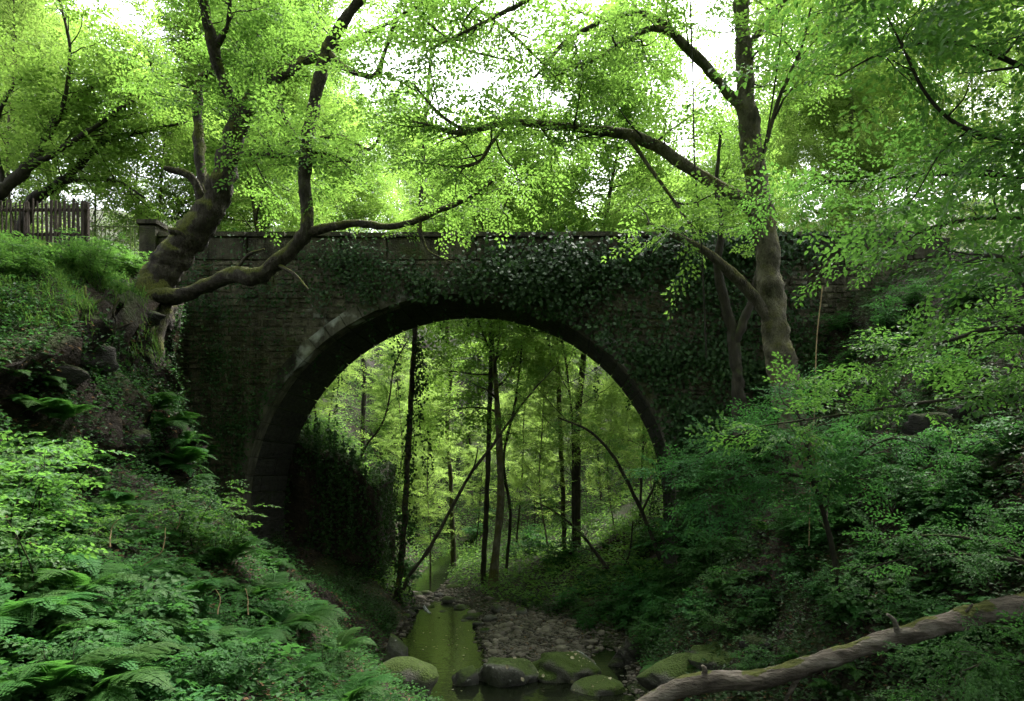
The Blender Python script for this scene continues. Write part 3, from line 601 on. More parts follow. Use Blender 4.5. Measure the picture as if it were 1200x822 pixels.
# woods on both banks round the camera (they shade the foreground)
grove([(-17, 14), (-15, 4), (-12, -5), (-5, -6), (3, -6), (12, -5), (14, 3), (13.5, 9.5), (15.5, 17), (-20, 20), (-22, 8), (22, -2), (9, -13), (-9, -14), (0, -14), (20, 10), (21, 20), (-13.5, 9), (17, -12), (-18, -8), (-2, -22), (8, -23), (-14, -22), (9.8, 11.5), (11.8, 16), (8.6, 5.5), (-7.5, 4), (4, 1), (-12.5, 14)],
      ['canopy3', 'canopy1', 'canopy2'], 'bank_tree', 'on the gorge bank shading the stream', '', (.95, 1.2))
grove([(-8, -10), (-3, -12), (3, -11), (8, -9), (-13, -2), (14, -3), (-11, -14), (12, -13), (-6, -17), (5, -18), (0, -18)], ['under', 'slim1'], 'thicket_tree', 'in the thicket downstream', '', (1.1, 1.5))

# ------------------------------------------------------------------ near boughs on the right
hero_tree('overhanging_tree', 'tree beside the log whose bright feathery boughs hang into view', [
 [(1330,700,8.5,26),(1320,600,8.5,22),(1318,480,8.5,20),(1312,360,8.4,18),(1305,240,8.3,16),(1290,120,8.2,14),(1280,0,8,11),(1270,-150,8,8),(1260,-300,8,4)],
 [(1305,250,8.3,8),(1250,180,7.6,6),(1205,160,7.2,4.5),(1170,162,7,3.6),(1120,145,6.8,3),(1085,110,6.7,2.4),(1060,60,6.6,1.8),(1040,20,6.5,1)],
 [(1300,200,8.3,7),(1240,110,8,5),(1180,70,7.8,4),(1110,50,7.6,3),(1040,60,7.5,2),(980,90,7.4,1)],
 [(1310,330,8.4,7),(1240,270,8.6,5),(1180,255,8.8,4),(1110,262,9,3),(1065,278,9.2,2),(1030,292,9.3,1)],
 [(1305,240,8.3,6),(1230,215,9,5),(1150,205,9.4,4),(1080,205,9.8,3),(1010,212,10.2,2),(950,212,10.5,1)],
 [(1315,420,8.5,7),(1240,395,9,5),(1170,385,9.4,4),(1110,400,9.8,3),(1070,412,10.2,2),(1030,424,10.6,1)],
 [(1318,480,8.5,6),(1250,440,7.8,5),(1200,330,7.2,4),(1165,300,7,3),(1130,308,6.8,1.5)],
 [(1318,520,8.5,6),(1230,470,9.4,5),(1150,465,9.8,4),(1060,475,10.2,3),(960,490,10.6,2),(890,500,10.8,1)],
 [(1280,0,8,8),(1150,-120,8.5,7),(1000,-170,9,6),(850,-170,9.5,4),(700,-140,10,2)],
 [(1275,-80,8,8),(1180,-260,10,7),(1060,-300,12,6),(950,-300,14,3)],
 [(1290,120,8.2,6),(1220,20,7.8,5),(1150,-30,7.4,4),(1080,-30,7.2,3),(1010,0,7,1.6)]],
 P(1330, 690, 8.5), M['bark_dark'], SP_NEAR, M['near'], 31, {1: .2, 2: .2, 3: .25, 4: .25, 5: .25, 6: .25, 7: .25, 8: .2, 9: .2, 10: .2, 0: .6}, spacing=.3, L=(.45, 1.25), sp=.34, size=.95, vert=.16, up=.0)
hero_tree('hazel_sapling', 'low hazel sapling with flat pale sprays over the fallen log', [
 [(1260,800,10,6),(1240,720,10,5),(1215,670,10.1,4),(1180,655,10.2,3),(1120,650,10.3,2.2),(1060,655,10.4,1.6),(1010,668,10.5,1)],
 [(1215,670,10.1,3),(1170,640,10.4,2.4),(1110,628,10.6,1.8),(1050,630,10.8,1)]],
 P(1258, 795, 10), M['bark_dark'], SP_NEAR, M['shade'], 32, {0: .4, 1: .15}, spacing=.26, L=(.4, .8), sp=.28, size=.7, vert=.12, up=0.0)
hero_tree('elder_sapling', 'leafy sapling spreading flat sprays below the pale trunk on the right bank', [
 [(985,700,13.5,4),(970,620,13.5,3.6),(950,560,13.4,3),(925,520,13.2,2.6),(890,505,13,3),(845,520,12.8,2),(800,555,12.6,1)],
 [(950,560,13.4,4),(910,555,13,3),(860,560,12.6,2),(810,585,12.4,1)],
 [(960,590,13.4,4),(1000,540,13.2,3),(1040,515,13,2),(1080,520,12.8,1)],
 [(955,570,13.4,3),(940,500,13.6,2.4),(930,470,13.8,1.4)]],
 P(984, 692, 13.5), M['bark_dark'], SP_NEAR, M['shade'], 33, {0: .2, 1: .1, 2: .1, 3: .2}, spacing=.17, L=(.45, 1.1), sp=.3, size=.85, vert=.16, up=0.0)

hero_tree('streamside_sapling', 'pale blue-green sapling spreading flat sprays in front of the fallen log', [
 [(1300,1070,7,6),(1290,960,7,5),(1270,860,6.9,4),(1235,800,6.8,3),(1180,772,6.7,2),(1125,788,6.6,1)],
 [(1272,868,6.9,3),(1210,835,6.7,2.4),(1150,815,6.6,1.8),(1100,825,6.5,1)],
 [(1285,920,7,3),(1250,790,7.1,2.4),(1215,748,7.1,1.8),(1170,742,7.1,1)]],
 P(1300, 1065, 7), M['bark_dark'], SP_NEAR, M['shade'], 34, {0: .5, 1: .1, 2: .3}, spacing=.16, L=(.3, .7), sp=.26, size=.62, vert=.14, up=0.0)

# slender trunks seen through the arch
def pole(name, label, limbs, base, seed, bark='bark_dark', leaf={}, **kw):
    limbs = [[(a, b, c, d * .75) for a, b, c, d in L] for L in limbs]; return hero_tree(name, label, limbs, base, M[bark], SP_MID, M['hero'], seed, leaf, None, 8, .3, **kw)
pole('ivy_clad_tree', 'straight dark trunk with trailing ivy standing just behind the left half of the arch', [
 [(460,735,26,10),(464,715,26,7.5),(472,640,26,6.5),(477,560,26,6),(481,480,26,5.6),(486,400,26,5.4),(490,300,26,5),(496,180,26,4.2),(505,60,26,3),(512,-40,26,2)]], P(461, 730, 26), 41, 'bark', {0: .62}, spacing=.5, L=(.8, 1.9), size=1)
pole('leaning_tree', 'thin tree leaning steeply right from the foot of the straight trunk', [
 [(466,705,26.6,4.5),(480,675,26.8,4),(505,640,27,3.8),(532,590,27.2,3.6),(552,555,27.4,3.2),(575,525,27.6,2.8),(615,470,28,2),(650,430,28.4,1)],
 [(545,566,27.3,2),(556,545,27.2,1.5),(560,525,27.1,1)]], P(466, 703, 26.6), 42, 'bark_dark', {0: .6}, spacing=.4, L=(.5, 1.2), size=.8)
pole('bowed_tree', 'thin bowed tree slanting left from the right bank under the arch', [
 [(778,668,27,5),(768,640,27,4.5),(752,600,27,4.2),(730,555,27,3.8),(715,530,27,3.2),(690,505,27,2.4),(655,490,27,1.4)],
 [(752,600,27,2.6),(770,560,27,2),(775,520,27,1.4)]], P(777, 664, 27), 43, 'bark_dark', {0: .45, 1: .3}, spacing=.35, L=(.5, 1.3), size=.85)
pole('forked_sapling', 'dark leaning sapling with a low fork on the far right bank', [
 [(735,700,28,4.5),(722,680,28,4),(700,650,28,3.6),(680,625,28,3),(650,600,28,2),(620,585,28,1)],
 [(722,680,28,2.6),(737,650,28,2),(742,610,28,1.4)]], P(734, 697, 28), 44, 'bark_dark', {0: .45, 1: .3}, spacing=.4, L=(.5, 1.1), size=.8)
pole('arched_sapling', 'thin arching sapling rooted on the ivied ledge inside the arch', [
 [(412,590,27,3),(415,560,27,2.6),(428,525,27,2.3),(446,500,27,2),(456,470,27,1.8),(462,430,27,1.4),(480,395,27,1)]], P(412, 588, 27), 45, 'bark_dark', {0: .35}, spacing=.35, L=(.4, 1.0), size=.75)
pole('mossy_pole', 'pale upright trunk draped in creeper in the middle of the valley', [
 [(662,700,33,7),(662,660,33,5.5),(660,600,33,5),(658,540,33,5),(655,470,33,4.8),(652,400,33,4.6),(648,300,33,4),(645,150,33,3)]], P(662, 694, 33), 46, 'bark', {0: .35}, spacing=.5, L=(.5, 1.2), size=.9)
pole('crooked_pole', 'crooked grey trunk standing beyond the mossy boulder', [
 [(532,665,36,6),(530,620,36,5),(528,560,36,4.6),(524,500,36,4.4),(528,440,36,4),(524,380,36,4),(530,280,36,3)]], P(532, 662, 36), 47, 'bark_pale', {0: .5}, spacing=.6, L=(.5, 1.2), size=.9)
pole('twin_pole', 'dark ivied trunk standing right behind the mossy boulder', [
 [(567,690,31,7),(567,660,31,6),(570,600,31,5.6),(572,540,31,5.4),(574,470,31,5),(576,400,31,5),(580,300,31,4)],
 [(592,694,31.5,4),(594,660,31.5,3.4),(598,600,31.6,3.2),(590,540,31.8,3),(604,470,32,2.4),(612,400,32,2)]], P(567, 688, 31), 48, 'bark_dark', {0: .45, 1: .4}, spacing=.6, L=(.5, 1.2), size=.9)

# ------------------------------------------------------------------ rocks
def rock_mesh(seed, sx, sy, sz, mat, sub=3, rough=.4):
    import bmesh
    bm = bmesh.new(); bmesh.ops.create_icosphere(bm, subdivisions=sub, radius=1)
    v = np.array([a.co[:] for a in bm.verts]); n = vnoise3(v * 1.3 + seed * 3.7, seed) * rough * 1.3 + vnoise3(v * 3.1 + seed, seed + 2) * rough * .55 + vnoise3(v * 8 + seed, seed + 4) * rough * .28 * (sub > 2)
    rq = np.random.default_rng(seed)
    v = v * (1 + n)[:, None]
    for _ in range(9):                                   # flat cleaved faces
        d = unit(rq.normal(0, 1, 3)); lim = rq.uniform(.55, .9); ex = np.maximum(v @ d - lim, 0); v = v - ex[:, None] * d * .8
    v = v * np.array([sx, sy, sz])
    for a, c in zip(bm.verts, v): a.co = c
    me = bpy.data.meshes.new('boulder'); bm.to_mesh(me); bm.free(); me.materials.append(mat)
    me.polygons.foreach_set('use_smooth', np.ones(len(me.polygons), bool)); return me
def boulder(px, py, Y, wpx, hpx, label, seed, mat='rock', name='boulder', group=None, depth=.8, sub=4, sink=.25):
    s = Y / F; me = rock_mesh(seed, wpx * s * .5, wpx * s * .5 * depth, hpx * s * .62, M[mat], sub); p = P(px, py, Y); o = link(name, me, None, p)
    z = min(p[2], Hs(p[0], Y) + hpx * s * .62 * (1 - sink) + .05) if group else p[2]
    o.location.z = z; o.rotation_euler = (0, 0, 0); return tag(o, label, 'rock', group)
boulder(592, 798, 17.6, 78, 52, 'broad grey boulder with mossy crown between pool and gravel', 1)
boulder(548, 798, 17.3, 32, 30, 'small rounded grey boulder standing at the edge of the pool', 2)
boulder(665, 792, 18, 88, 52, 'dark green boulder speckled with pale fallen leaves beside the white cascade', 3, 'mossrock')
boulder(695, 815, 16.8, 74, 36, 'low moss-topped boulder below the white cascade', 4, 'mossrock')
boulder(455, 812, 15.6, 128, 50, 'long bright green mossy rock sloping into the pool', 5, 'mossrock')
boulder(462, 770, 18.5, 26, 50, 'dark wet rock at the overgrown foot of the left bank', 6)
boulder(592, 716, 29.5, 72, 46, 'big mound-shaped mossy boulder standing upstream of the gravel bar', 7, 'mossrock')
boulder(628, 716, 30.5, 48, 34, 'mossy boulder leaning on the big mound-shaped one', 8, 'mossrock')
boulder(608, 730, 28, 56, 20, 'low dark boulder in front of the mound-shaped mossy one', 9, 'rock')
boulder(700, 742, 23.5, 40, 26, 'mossy rock where the gravel bar meets the right bank', 10, 'mossrock')
boulder(790, 790, 15.5, 90, 44, 'mossy flat rock on the dark right bank under the log', 11, 'mossrock')
boulder(850, 775, 15.5, 100, 44, 'large mossy rock shadowed by ferns on the right bank', 12, 'mossrock')
boulder(745, 775, 19, 60, 50, 'dark wet rock hemming the cascade on the right', 13, 'darkrock')
boulder(900, 765, 15, 60, 44, 'dark rock standing among ferns on the right bank', 14, 'darkrock')
boulder(540, 700, 31, 60, 24, 'low mossy bank rock left of the big mound-shaped boulder', 15, 'mossrock')
boulder(400, 800, 14.5, 60, 40, 'mossy rock buried in ferns at the foot of the left bank', 16, 'mossrock')
for k, (a, b, wd) in enumerate([(1095, 505, 70), (1130, 488, 50), (1075, 535, 50), (1110, 525, 40), (1150, 510, 36)]):
    g = ray_ground(a, b, 8)
    if g is not None:
        s = g[1] / F; o = link('slate_rock', rock_mesh(60 + k, wd * s * .5, wd * s * .4, wd * s * .28, M['darkrock'], 3, .5), None, g); o.rotation_euler = (0, .5, k)
        tag(o, 'wet slate rock jutting from the dark right bank', 'rock', 'slate rocks on the right bank')
rc = np.random.default_rng(55)
for k in range(12):
    a, b = rc.uniform(5, 175), rc.uniform(345, 570); g = ray_ground(a, b, 8)
    if g is not None and g[1] < 20.5:
        s = rc.uniform(.25, .6); o = link('cliff_rock', rock_mesh(500 + k, s, s * .8, s * rc.uniform(.5, .9), M['darkrock'], 3, .55), None, g + np.array([-.25, .25, -.1])); o.rotation_euler = (rc.normal(0, .2), rc.normal(0, .25), rc.uniform(-.6, .6) + .5)
        tag(o, 'dark slaty rock jutting out of the earth of the left cliff', 'rock', 'rocks in the left cliff')
# gravel bar: stones one can pick out, and fine gravel
rg = np.random.default_rng(8); peb = [rock_mesh(200 + k, 1, .8, .5, M['pebble'], 2 if k < 3 else 1, .3) for k in range(6)]
def bar_pt():
    while True:
        y = rg.uniform(18.6, 27); x = rg.uniform(-3.2, 2.0)
        c = -.9 + .35 * math.sin(y) - .08 * (y - 21)
        if abs(x - c) < 1.75 and (x > -2.5 - .12 * (y - 20)): return x, y
for k in range(150):
    x, y = bar_pt(); s = rg.uniform(.07, .2) * (1.6 if k < 8 else 1); o = link('cobble', peb[k % 6], None, (x, y, max(Hs(x, y), -.05) + s * .18)); o.scale = (s, s, s * rg.uniform(.7, 1.2)); o.rotation_euler = (rg.normal(0, .15), rg.normal(0, .15), rg.uniform(0, 6.28))
    tag(o, 'rounded grey-brown cobble lying on the gravel bar', 'stone', 'cobbles on the gravel bar')
gv = MB(); ico = np.array([(a.co[:]) for a in peb[5].vertices]); icf = np.array([tuple(p.vertices) for p in peb[5].polygons])
for k in range(5200):
    x, y = bar_pt() if k < 4400 else (rg.uniform(-8.3, -6), rg.uniform(26, 33)); s = rg.uniform(.03, .09); a = rg.uniform(0, 6.28); c_, s_ = math.cos(a), math.sin(a)
    q = ico * s; q = np.stack([q[:, 0] * c_ - q[:, 1] * s_, q[:, 0] * s_ + q[:, 1] * c_, q[:, 2]], -1); gv.add(q + np.array([x, y, Hs(x, y) + s * .2]), icf)
mg = np.where((GC[:, 2] > -.06) & (GC[:, 2] < .3) & (GC[:, 1] > 15.5) & (GC[:, 1] < 33) & (GC[:, 0] > -9) & (GC[:, 0] < 2.5))[0]; pw = GA[mg] / GA[mg].sum()
for k, q in enumerate(rg.choice(mg, 3600, p=pw)):
    s = rg.uniform(.03, .1); a = rg.uniform(0, 6.28); c_, s_ = math.cos(a), math.sin(a); e = ico * s; e = np.stack([e[:, 0] * c_ - e[:, 1] * s_, e[:, 0] * s_ + e[:, 1] * c_, e[:, 2]], -1)
    gv.add(e + GC[q] + np.array([rg.uniform(-.12, .12), rg.uniform(-.1, .1), s * .2]), icf)
for k, q in enumerate(rg.choice(mg, 90, p=pw)):
    s = rg.uniform(.09, .26); o = link('wet_stone', peb[k % 6], None, GC[q] + np.array([0, 0, s * .15])); o.scale = (s, s, s); o.rotation_euler = (rg.normal(0, .2), rg.normal(0, .2), rg.uniform(0, 6.28)); tag(o, 'wet stone lying on the muddy margin of the stream', 'stone', 'stones along the stream margin')
o = link('gravel', gv.mesh('gravel', M['pebble'], True)); o['kind'] = 'stuff'; o['label'] = 'fine grey-brown gravel between the cobbles of the stream bar'
for k, (a, b, Y, wd) in enumerate([(480, 725, 25.6, 16), (515, 728, 25.4, 18), (535, 722, 26, 14), (470, 712, 27.5, 16), (505, 712, 27.5, 12), (545, 732, 25, 16), (490, 700, 29, 14), (525, 708, 28.5, 18), (560, 742, 24, 14), (568, 755, 22.5, 16), (528, 730, 25, 20), (550, 726, 25.5, 22), (498, 730, 25, 12), (575, 738, 24.4, 18), (520, 718, 26.6, 16), (485, 716, 26.8, 12), (540, 714, 27.2, 18), (512, 722, 26, 12), (478, 705, 28.2, 14), (498, 694, 30, 14), (515, 698, 29.5, 12), (560, 730, 25.6, 14), (535, 738, 24.2, 12), (476, 734, 24.6, 14), (584, 732, 25.6, 22), (610, 736, 25, 18)]):
    p = P(a, b, Y); s = wd * Y / F * .5; o = link('stream_rock', rock_mesh(300 + k, s, s * .8, s * .6, M['rock'], 2), None, (p[0], Y, Hs(p[0], Y) + s * .3)); tag(o, 'small wet rock breaking the surface where the stream enters the pool', 'rock', 'rocks at the head of the pool')
# little cascades
def cascade(pts, wd, seed):
    rr = np.random.default_rng(seed); m_ = MB(); p = smooth_path(np.array([np.r_[P(a, b, Y), wd] for a, b, Y in pts]), .06); n = len(p); ns_ = 9; vv = []
    for k, q in enumerate(p):
        for t in np.linspace(-1, 1, ns_): vv.append(q[:3] + np.array([t * q[3], 0, .05 * (1 - t * t) + rr.normal(0, .018)]))
    i = np.arange(n - 1)[:, None] * ns_; j = np.arange(ns_ - 1)[None, :]
    m_.add(vv, np.stack([i + j, i + j + 1, i + ns_ + j + 1, i + ns_ + j], -1).reshape(-1, 4)); o = link('cascade', m_.mesh('cascade', M['foam'], True)); o['kind'] = 'structure'
cascade([(676, 765, 19.9), (688, 775, 19.4), (698, 786, 18.8), (710, 796, 18.2)], .17, 1)
cascade([(497, 711, 27.3), (500, 716, 26.7), (505, 720, 26.2)], .06, 2)


# overgrown earth ledge inside the arch on the left
def ledge():
    m_ = MB(); nu, nv = 60, 34; vv = []
    for iu in range(nu):
        u = iu / (nu - 1); X = -10.9 + 3.6 * min(1, u / .62); Yf = 25.6 + (0 if u < .55 else 7 * ((u - .55) / .45) ** 1.5); X += -.9 * max(0, (u - .62) / .38)
        top = np.interp(X, [-10.9, -9.9, -9.1, -8.2, -7.6, -7.2], [7.3, 6.8, 6.3, 5.7, 5.0, 4.2])
        for iv in range(nv):
            v_ = iv / (nv - 1)
            if v_ < .72: t = v_ / .72; vv.append((X + (.25 * t if u > .5 else 0), Yf - .35 * t, -.4 + (top + .4) * t))
            else: t = (v_ - .72) / .28; vv.append((X - 1.5 * t * u, Yf - .35 + 3.5 * t, top + .5 * t - .9 * t * t))
    vv = np.array(vv); vv += np.stack([vnoise3(vv * np.array([1.2, 1.2, .5]), 5 + c) * .9 + vnoise3(vv * 3, 15 + c) * .3 for c in range(3)], -1) * np.array([.5, .5, .35])
    i = np.arange(nu - 1)[:, None] * nv; j = np.arange(nv - 1)[None, :]
    m_.add(vv, np.stack([i + j, i + nv + j, i + nv + j + 1, i + j + 1], -1).reshape(-1, 4))
    o = link('earth_ledge', m_.mesh('earth_ledge', M['soil'], True)); return tag(o, 'dark vertical earth and rock ledge hung with ivy inside the left of the arch', 'ledge')
LEDGE = ledge()

# ------------------------------------------------------------------ fallen log
def log():
    pts = [(735,838,9.2,14),(765,822,9.2,15),(800,805,9.2,16),(840,798,9.25,16.5),(880,798,9.3,16),(930,785,9.4,17),(985,768,9.5,17.5),(1040,750,9.6,18),(1100,733,9.7,19),(1160,718,9.8,19),(1215,708,9.9,20),(1300,690,10,21)]
    base = P(980, 790, 9.5); t = thing('fallen_log', 'bare grey fallen tree trunk slanting across the dark right bank', 'log', base)
    pth = smooth_path(np.array([np.r_[P(a, b, Y), r * .67 * Y / F] for a, b, Y, r in pts]), .04); m_ = MB(); tube(m_, pth, 26, .42, 4); link('trunk', m_.mesh('trunk', M['log'], True, base), t)
    m_ = MB(); tube(m_, smooth_path(np.array([np.r_[P(822, 798, 9.2), .05], np.r_[P(826, 786, 9.15), .04], np.r_[P(823, 780, 9.1), .02]]), .03), 8, .3, 2); link('branch_stub', m_.mesh('branch_stub', M['log'], True, base), t)
    for q in ([(1052, 742, 9.55, .05), (1048, 728, 9.4, .035), (1040, 720, 9.3, .02)], [(935, 795, 9.4, .045), (925, 812, 9.3, .03), (918, 826, 9.25, .012)], [(1128, 722, 9.7, .04), (1140, 708, 9.6, .02)]):
        m_ = MB(); tube(m_, smooth_path(np.array([np.r_[P(*e[:3]), e[3]] for e in q]), .03), 8, .4, 2); link('branch_stub', m_.mesh('branch_stub', M['log'], True, base), t)
log()
# mossy stump on the cliff edge
def stump():
    base = P(165, 412, 17.3); t = thing('tree_stump', 'small mossy stump on the lip of the left bank below the creeping limb', 'stump', base)
    m_ = MB(); tube(m_, smooth_path(np.array([np.r_[P(163,425,17.3), .36], np.r_[P(164,400,17.2), .27], np.r_[P(167,382,17.15), .24], np.r_[P(168,368,17.1), .25]]), .05), 14, .6, 3); link('trunk', m_.mesh('trunk', M['bark'], True, base), t)
    for k, e in enumerate([(150, 440), (178, 440)]):
        m_ = MB(); tube(m_, smooth_path(np.array([np.r_[P(164, 410, 17.2), .12], np.r_[P(e[0], e[1] - 16, 17.1), .08], np.r_[P(e[0], e[1], 17.1), .04]]), .05), 8, .5, k); link('root', m_.mesh('root', M['bark'], True, base), t)
stump()

# ------------------------------------------------------------------ fences
def fence():
    p0 = P(-45, 280, 18); p1 = P(98, 278, 18); base = (p0 + p1) / 2
    t = thing('slat_fence', 'weathered wooden slat fence on top of the left bank', 'fence', (base[0], 18, base[2])); B = np.array([base[0], 18, base[2]]); rr = np.random.default_rng(2)
    def bx(name, c, s, rot=0):
        m_ = MB(); q, f = block(rr, *s, j=.02, bev=.05); m_.add(q, f); o = link(name, m_.mesh(name, M['wood']), t, np.array(c) - B); o.rotation_euler = (0, rot, 0)
    x = p0[0]
    while x < p1[0]:
        g = Hs(x, 18); bx('slat', (x, 18, 11.95 + rr.normal(0, .03)), (.038 if x < p0[0] + 2.2 else .07, .025, 1.1 + rr.normal(0, .02)), rr.normal(0, .02)); x += .118
    for z in (11.65, 12.3): bx('rail', ((p0[0] + p1[0]) / 2, 18.045, z), (p1[0] - p0[0] + .1, .04, .08))
    for x in (p0[0] + .05, (p0[0] + p1[0]) / 2, p1[0]): bx('post', (x, 18.12, 11.75), (.1, .1, 1.6))
fence()
def railing():
    p0, p1 = P(104, 300, 21), P(158, 300, 21); B = np.array([(p0[0] + p1[0]) / 2, 21, 11.7]); t = thing('metal_railing', 'thin-barred mossy green railing leading up to the bridge end', 'railing', B)
    for k, x in enumerate(np.linspace(p0[0], p1[0], 12)):
        m_ = MB(); tube(m_, [(x, 21, 11.5, .014), (x, 21, 13.0, .014)], 6); link('bar', m_.mesh('bar', M['rail'], False, B), t)
    for z in (11.9, 12.95):
        m_ = MB(); tube(m_, [(p0[0] - .1, 21, z, .02), (p1[0] + .1, 21, z, .02)], 6); link('rail', m_.mesh('rail', M['rail'], False, B), t)
railing()

# ------------------------------------------------------------------ ferns
def frond_mesh(seed, L=1.0):
    rr = np.random.default_rng(seed); m_ = MB(); n = 24; polys = []
    ax = lambda t: np.array([L * (t - .12 * t ** 3), .04 * L * math.sin(2.5 * t), L * (.62 * t - .72 * t ** 2.2)])
    pts = np.array([np.r_[ax(t), .007 * (1 - t) + .0015] for t in np.linspace(0, 1, 12)]); tube(m_, pts, 4, cap=False)
    B, D, U, Ls, Ws = [], [], [], [], []
    for k in range(n):
        t = .14 + .85 * k / (n - 1); p = ax(t); tg = unit(ax(min(1, t + .02)) - ax(t - .02)); side0 = unit(np.cross(tg, (0, 0, 1))); up = np.cross(side0, tg)
        pl = L * .25 * (math.sin(math.pi * min(1, (t + .22) * .82)) ** 1.2) * rr.uniform(.9, 1.1) + .012
        for sg in (-1, 1):
            d = unit(side0 * sg + tg * .35 + up * rr.normal(-.08, .1)); npn = max(2, int(pl / .026))
            for q in range(npn):
                f = (q + .5) / npn; bp_ = p + d * pl * f - up * .12 * pl * f * f; w_ = .06 * L * (1 - f) * (pl / (L * .25)) + .012
                for s2 in (-1, 1):
                    B.append(bp_); D.append(unit(tg * s2 + d * .55)); U.append(up); Ls.append(w_); Ws.append(.036)
    m_.polys(leaf_polys(np.array(B), np.array(D), np.array(U), np.array(Ls), np.array(Ws), 4, .05, .1)); return m_.mesh('frond', M['fern'])
FRONDS = [frond_mesh(k) for k in range(5)]
rf = np.random.default_rng(14)
def fern(p, s, label, group, n=None, face=None, name='fern'):
    t = thing(name, label, 'fern', p, group); n = n or rf.integers(6, 10); a0 = rf.uniform(0, 6.28)
    for k in range(n):
        o = link('frond', FRONDS[rf.integers(5)], t); a = a0 + 6.28 * k / n + rf.normal(0, .2)
        if face is not None: a = face + rf.normal(0, .75)
        q = s * rf.uniform(.7, 1.1); o.scale = (q, q, q); o.rotation_euler = (rf.normal(0, .12), rf.uniform(-.55, .05), a)
    return t
FL = 'feathery green fern in the thick undergrowth of the left foreground bank'; FG = 'ferns on the left foreground bank'
g = ray_ground(345, 738, 8); fern(g, 1.25, 'large arching fern at the edge of the left bank near the pool', None, 12)
for k in range(58):
    px, py = rf.uniform(-10, 450), rf.uniform(590, 860); g = ray_ground(px, py, 4.5)
    if g is not None and g[1] < 19 and g[2] > .3 and py > 560 + px * .22: fern(g + np.array([0, 0, .12]), rf.uniform(.45, .95), FL, FG)
for px, py in [(195, 470), (215, 490), (235, 505), (252, 520), (262, 540), (205, 520), (225, 535), (182, 450)]:
    g = ray_ground(px, py + 30, 10)
    if g is not None: fern(g + np.array([0, -.1, -.05]), rf.uniform(.9, 1.3), 'drooping fern tucked between the left cliff and the bridge wall', 'ferns beside the bridge wall', 7, -.8)
for px, py in [(55, 440), (40, 470), (75, 480), (60, 510), (90, 530), (30, 520), (110, 560), (140, 580), (10, 430)]:
    g = ray_ground(px, py + 15, 8)
    if g is not None: fern(g, rf.uniform(.6, .9), 'small fern growing out of the dark left cliff', 'ferns on the left cliff', 6, -1.3)
for k in range(60):
    px, py = rf.uniform(770, 1190), rf.uniform(560, 830); g = ray_ground(px, py, 9)
    if g is not None and g[2] > .5: fern(g, rf.uniform(.5, .85), 'shaded fern on the dark right bank above the stream', 'ferns on the right bank')
for k in range(20):
    px, py = rf.uniform(640, 780), rf.uniform(640, 740); g = ray_ground(px, py, 24)
    if g is not None and g[2] > .4 and g[1] < 45: fern(g, rf.uniform(.6, 1.0), 'fern at the foot of the slim trees beyond the gravel bar', 'ferns beyond the arch')

# ------------------------------------------------------------------ shrubs and saplings
def shrub_mesh(seed, n, Ht, spread, temps, mat, size):
    rr = np.random.default_rng(seed); wd = MB(); sp = []
    for k in range(n):
        a = rr.uniform(0, 6.28); b = bpath((rr.normal(0, .06), rr.normal(0, .06), -.1), (math.cos(a) * spread, math.sin(a) * spread, 1), Ht * rr.uniform(.6, 1.1), rr, 8, .14, -.03, .012, .003); tube(wd, b, 4, cap=False)
        for q in range(2, len(b)):
            az = rr.uniform(0, 6.28)
            for z_ in range(2): sp.append((b[q, :3], (math.cos(az + z_ * 2.6), math.sin(az + z_ * 2.6), rr.normal(.05, .2)), size * rr.uniform(.6, 1.15)))
    m_ = MB(); m_.polys(place(temps, [s[0] for s in sp], [s[1] for s in sp], [s[2] for s in sp], rr, .25)); return wd.mesh('stems', M['bark_dark'], True), m_.mesh('foliage', mat)
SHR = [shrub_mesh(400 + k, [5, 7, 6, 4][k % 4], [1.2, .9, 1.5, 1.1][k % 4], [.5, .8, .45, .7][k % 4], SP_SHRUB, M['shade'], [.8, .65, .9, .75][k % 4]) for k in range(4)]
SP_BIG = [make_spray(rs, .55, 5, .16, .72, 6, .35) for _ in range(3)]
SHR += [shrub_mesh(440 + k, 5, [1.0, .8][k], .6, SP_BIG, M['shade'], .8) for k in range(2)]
SHL = [shrub_mesh(420 + k, [6, 8][k], [1.6, 1.1][k], [.5, .8][k], SP_SHRUB, M['near'], .8) for k in range(2)]
def shrub(p, s, lib, label, group, name='leafy_shrub'):
    k = rf.integers(len(lib))
    if k >= 4: label = 'large-leaved ' + label.replace('leafy ', ''); group = 'large-leaved ' + group
    t = thing(name, label, 'shrub', p, group); t.rotation_euler = (0, 0, rf.uniform(0, 6.28)); t.scale = (s, s, s); link('stems', lib[k][0], t)['kind'] = 'stuff'; link('foliage', lib[k][1], t); return t
for k in range(46):
    px, py = rf.uniform(-20, 430), rf.uniform(570, 840); g = ray_ground(px, py, 4.5)
    if g is not None and g[1] < 19 and py > 575 + px * .2: shrub(g, rf.uniform(.45, .8), SHR, 'leafy bramble-like shrub in the undergrowth of the left foreground bank', 'shrubs on the left foreground bank')
for px, py, s in [(10, 640, .95), (45, 610, .9), (-15, 580, 1.1), (85, 650, .8), (30, 700, .8), (215, 640, .9), (250, 660, .9)]:
    g = ray_ground(px, py, 4.5)
    if g is not None: shrub(g, s, SHL, 'tall light green sapling rising above the left foreground ferns', 'saplings on the left bank', 'leafy_sapling')
for k in range(75):
    px, py = rf.uniform(800, 1200), rf.uniform(330, 800); g = ray_ground(px, py, 10)
    if g is not None and g[2] > .5 and g[1] < 21.5: shrub(g, rf.uniform(.6, 1.2), SHR, 'shaded leafy shrub covering the dark right bank', 'shrubs on the right bank')
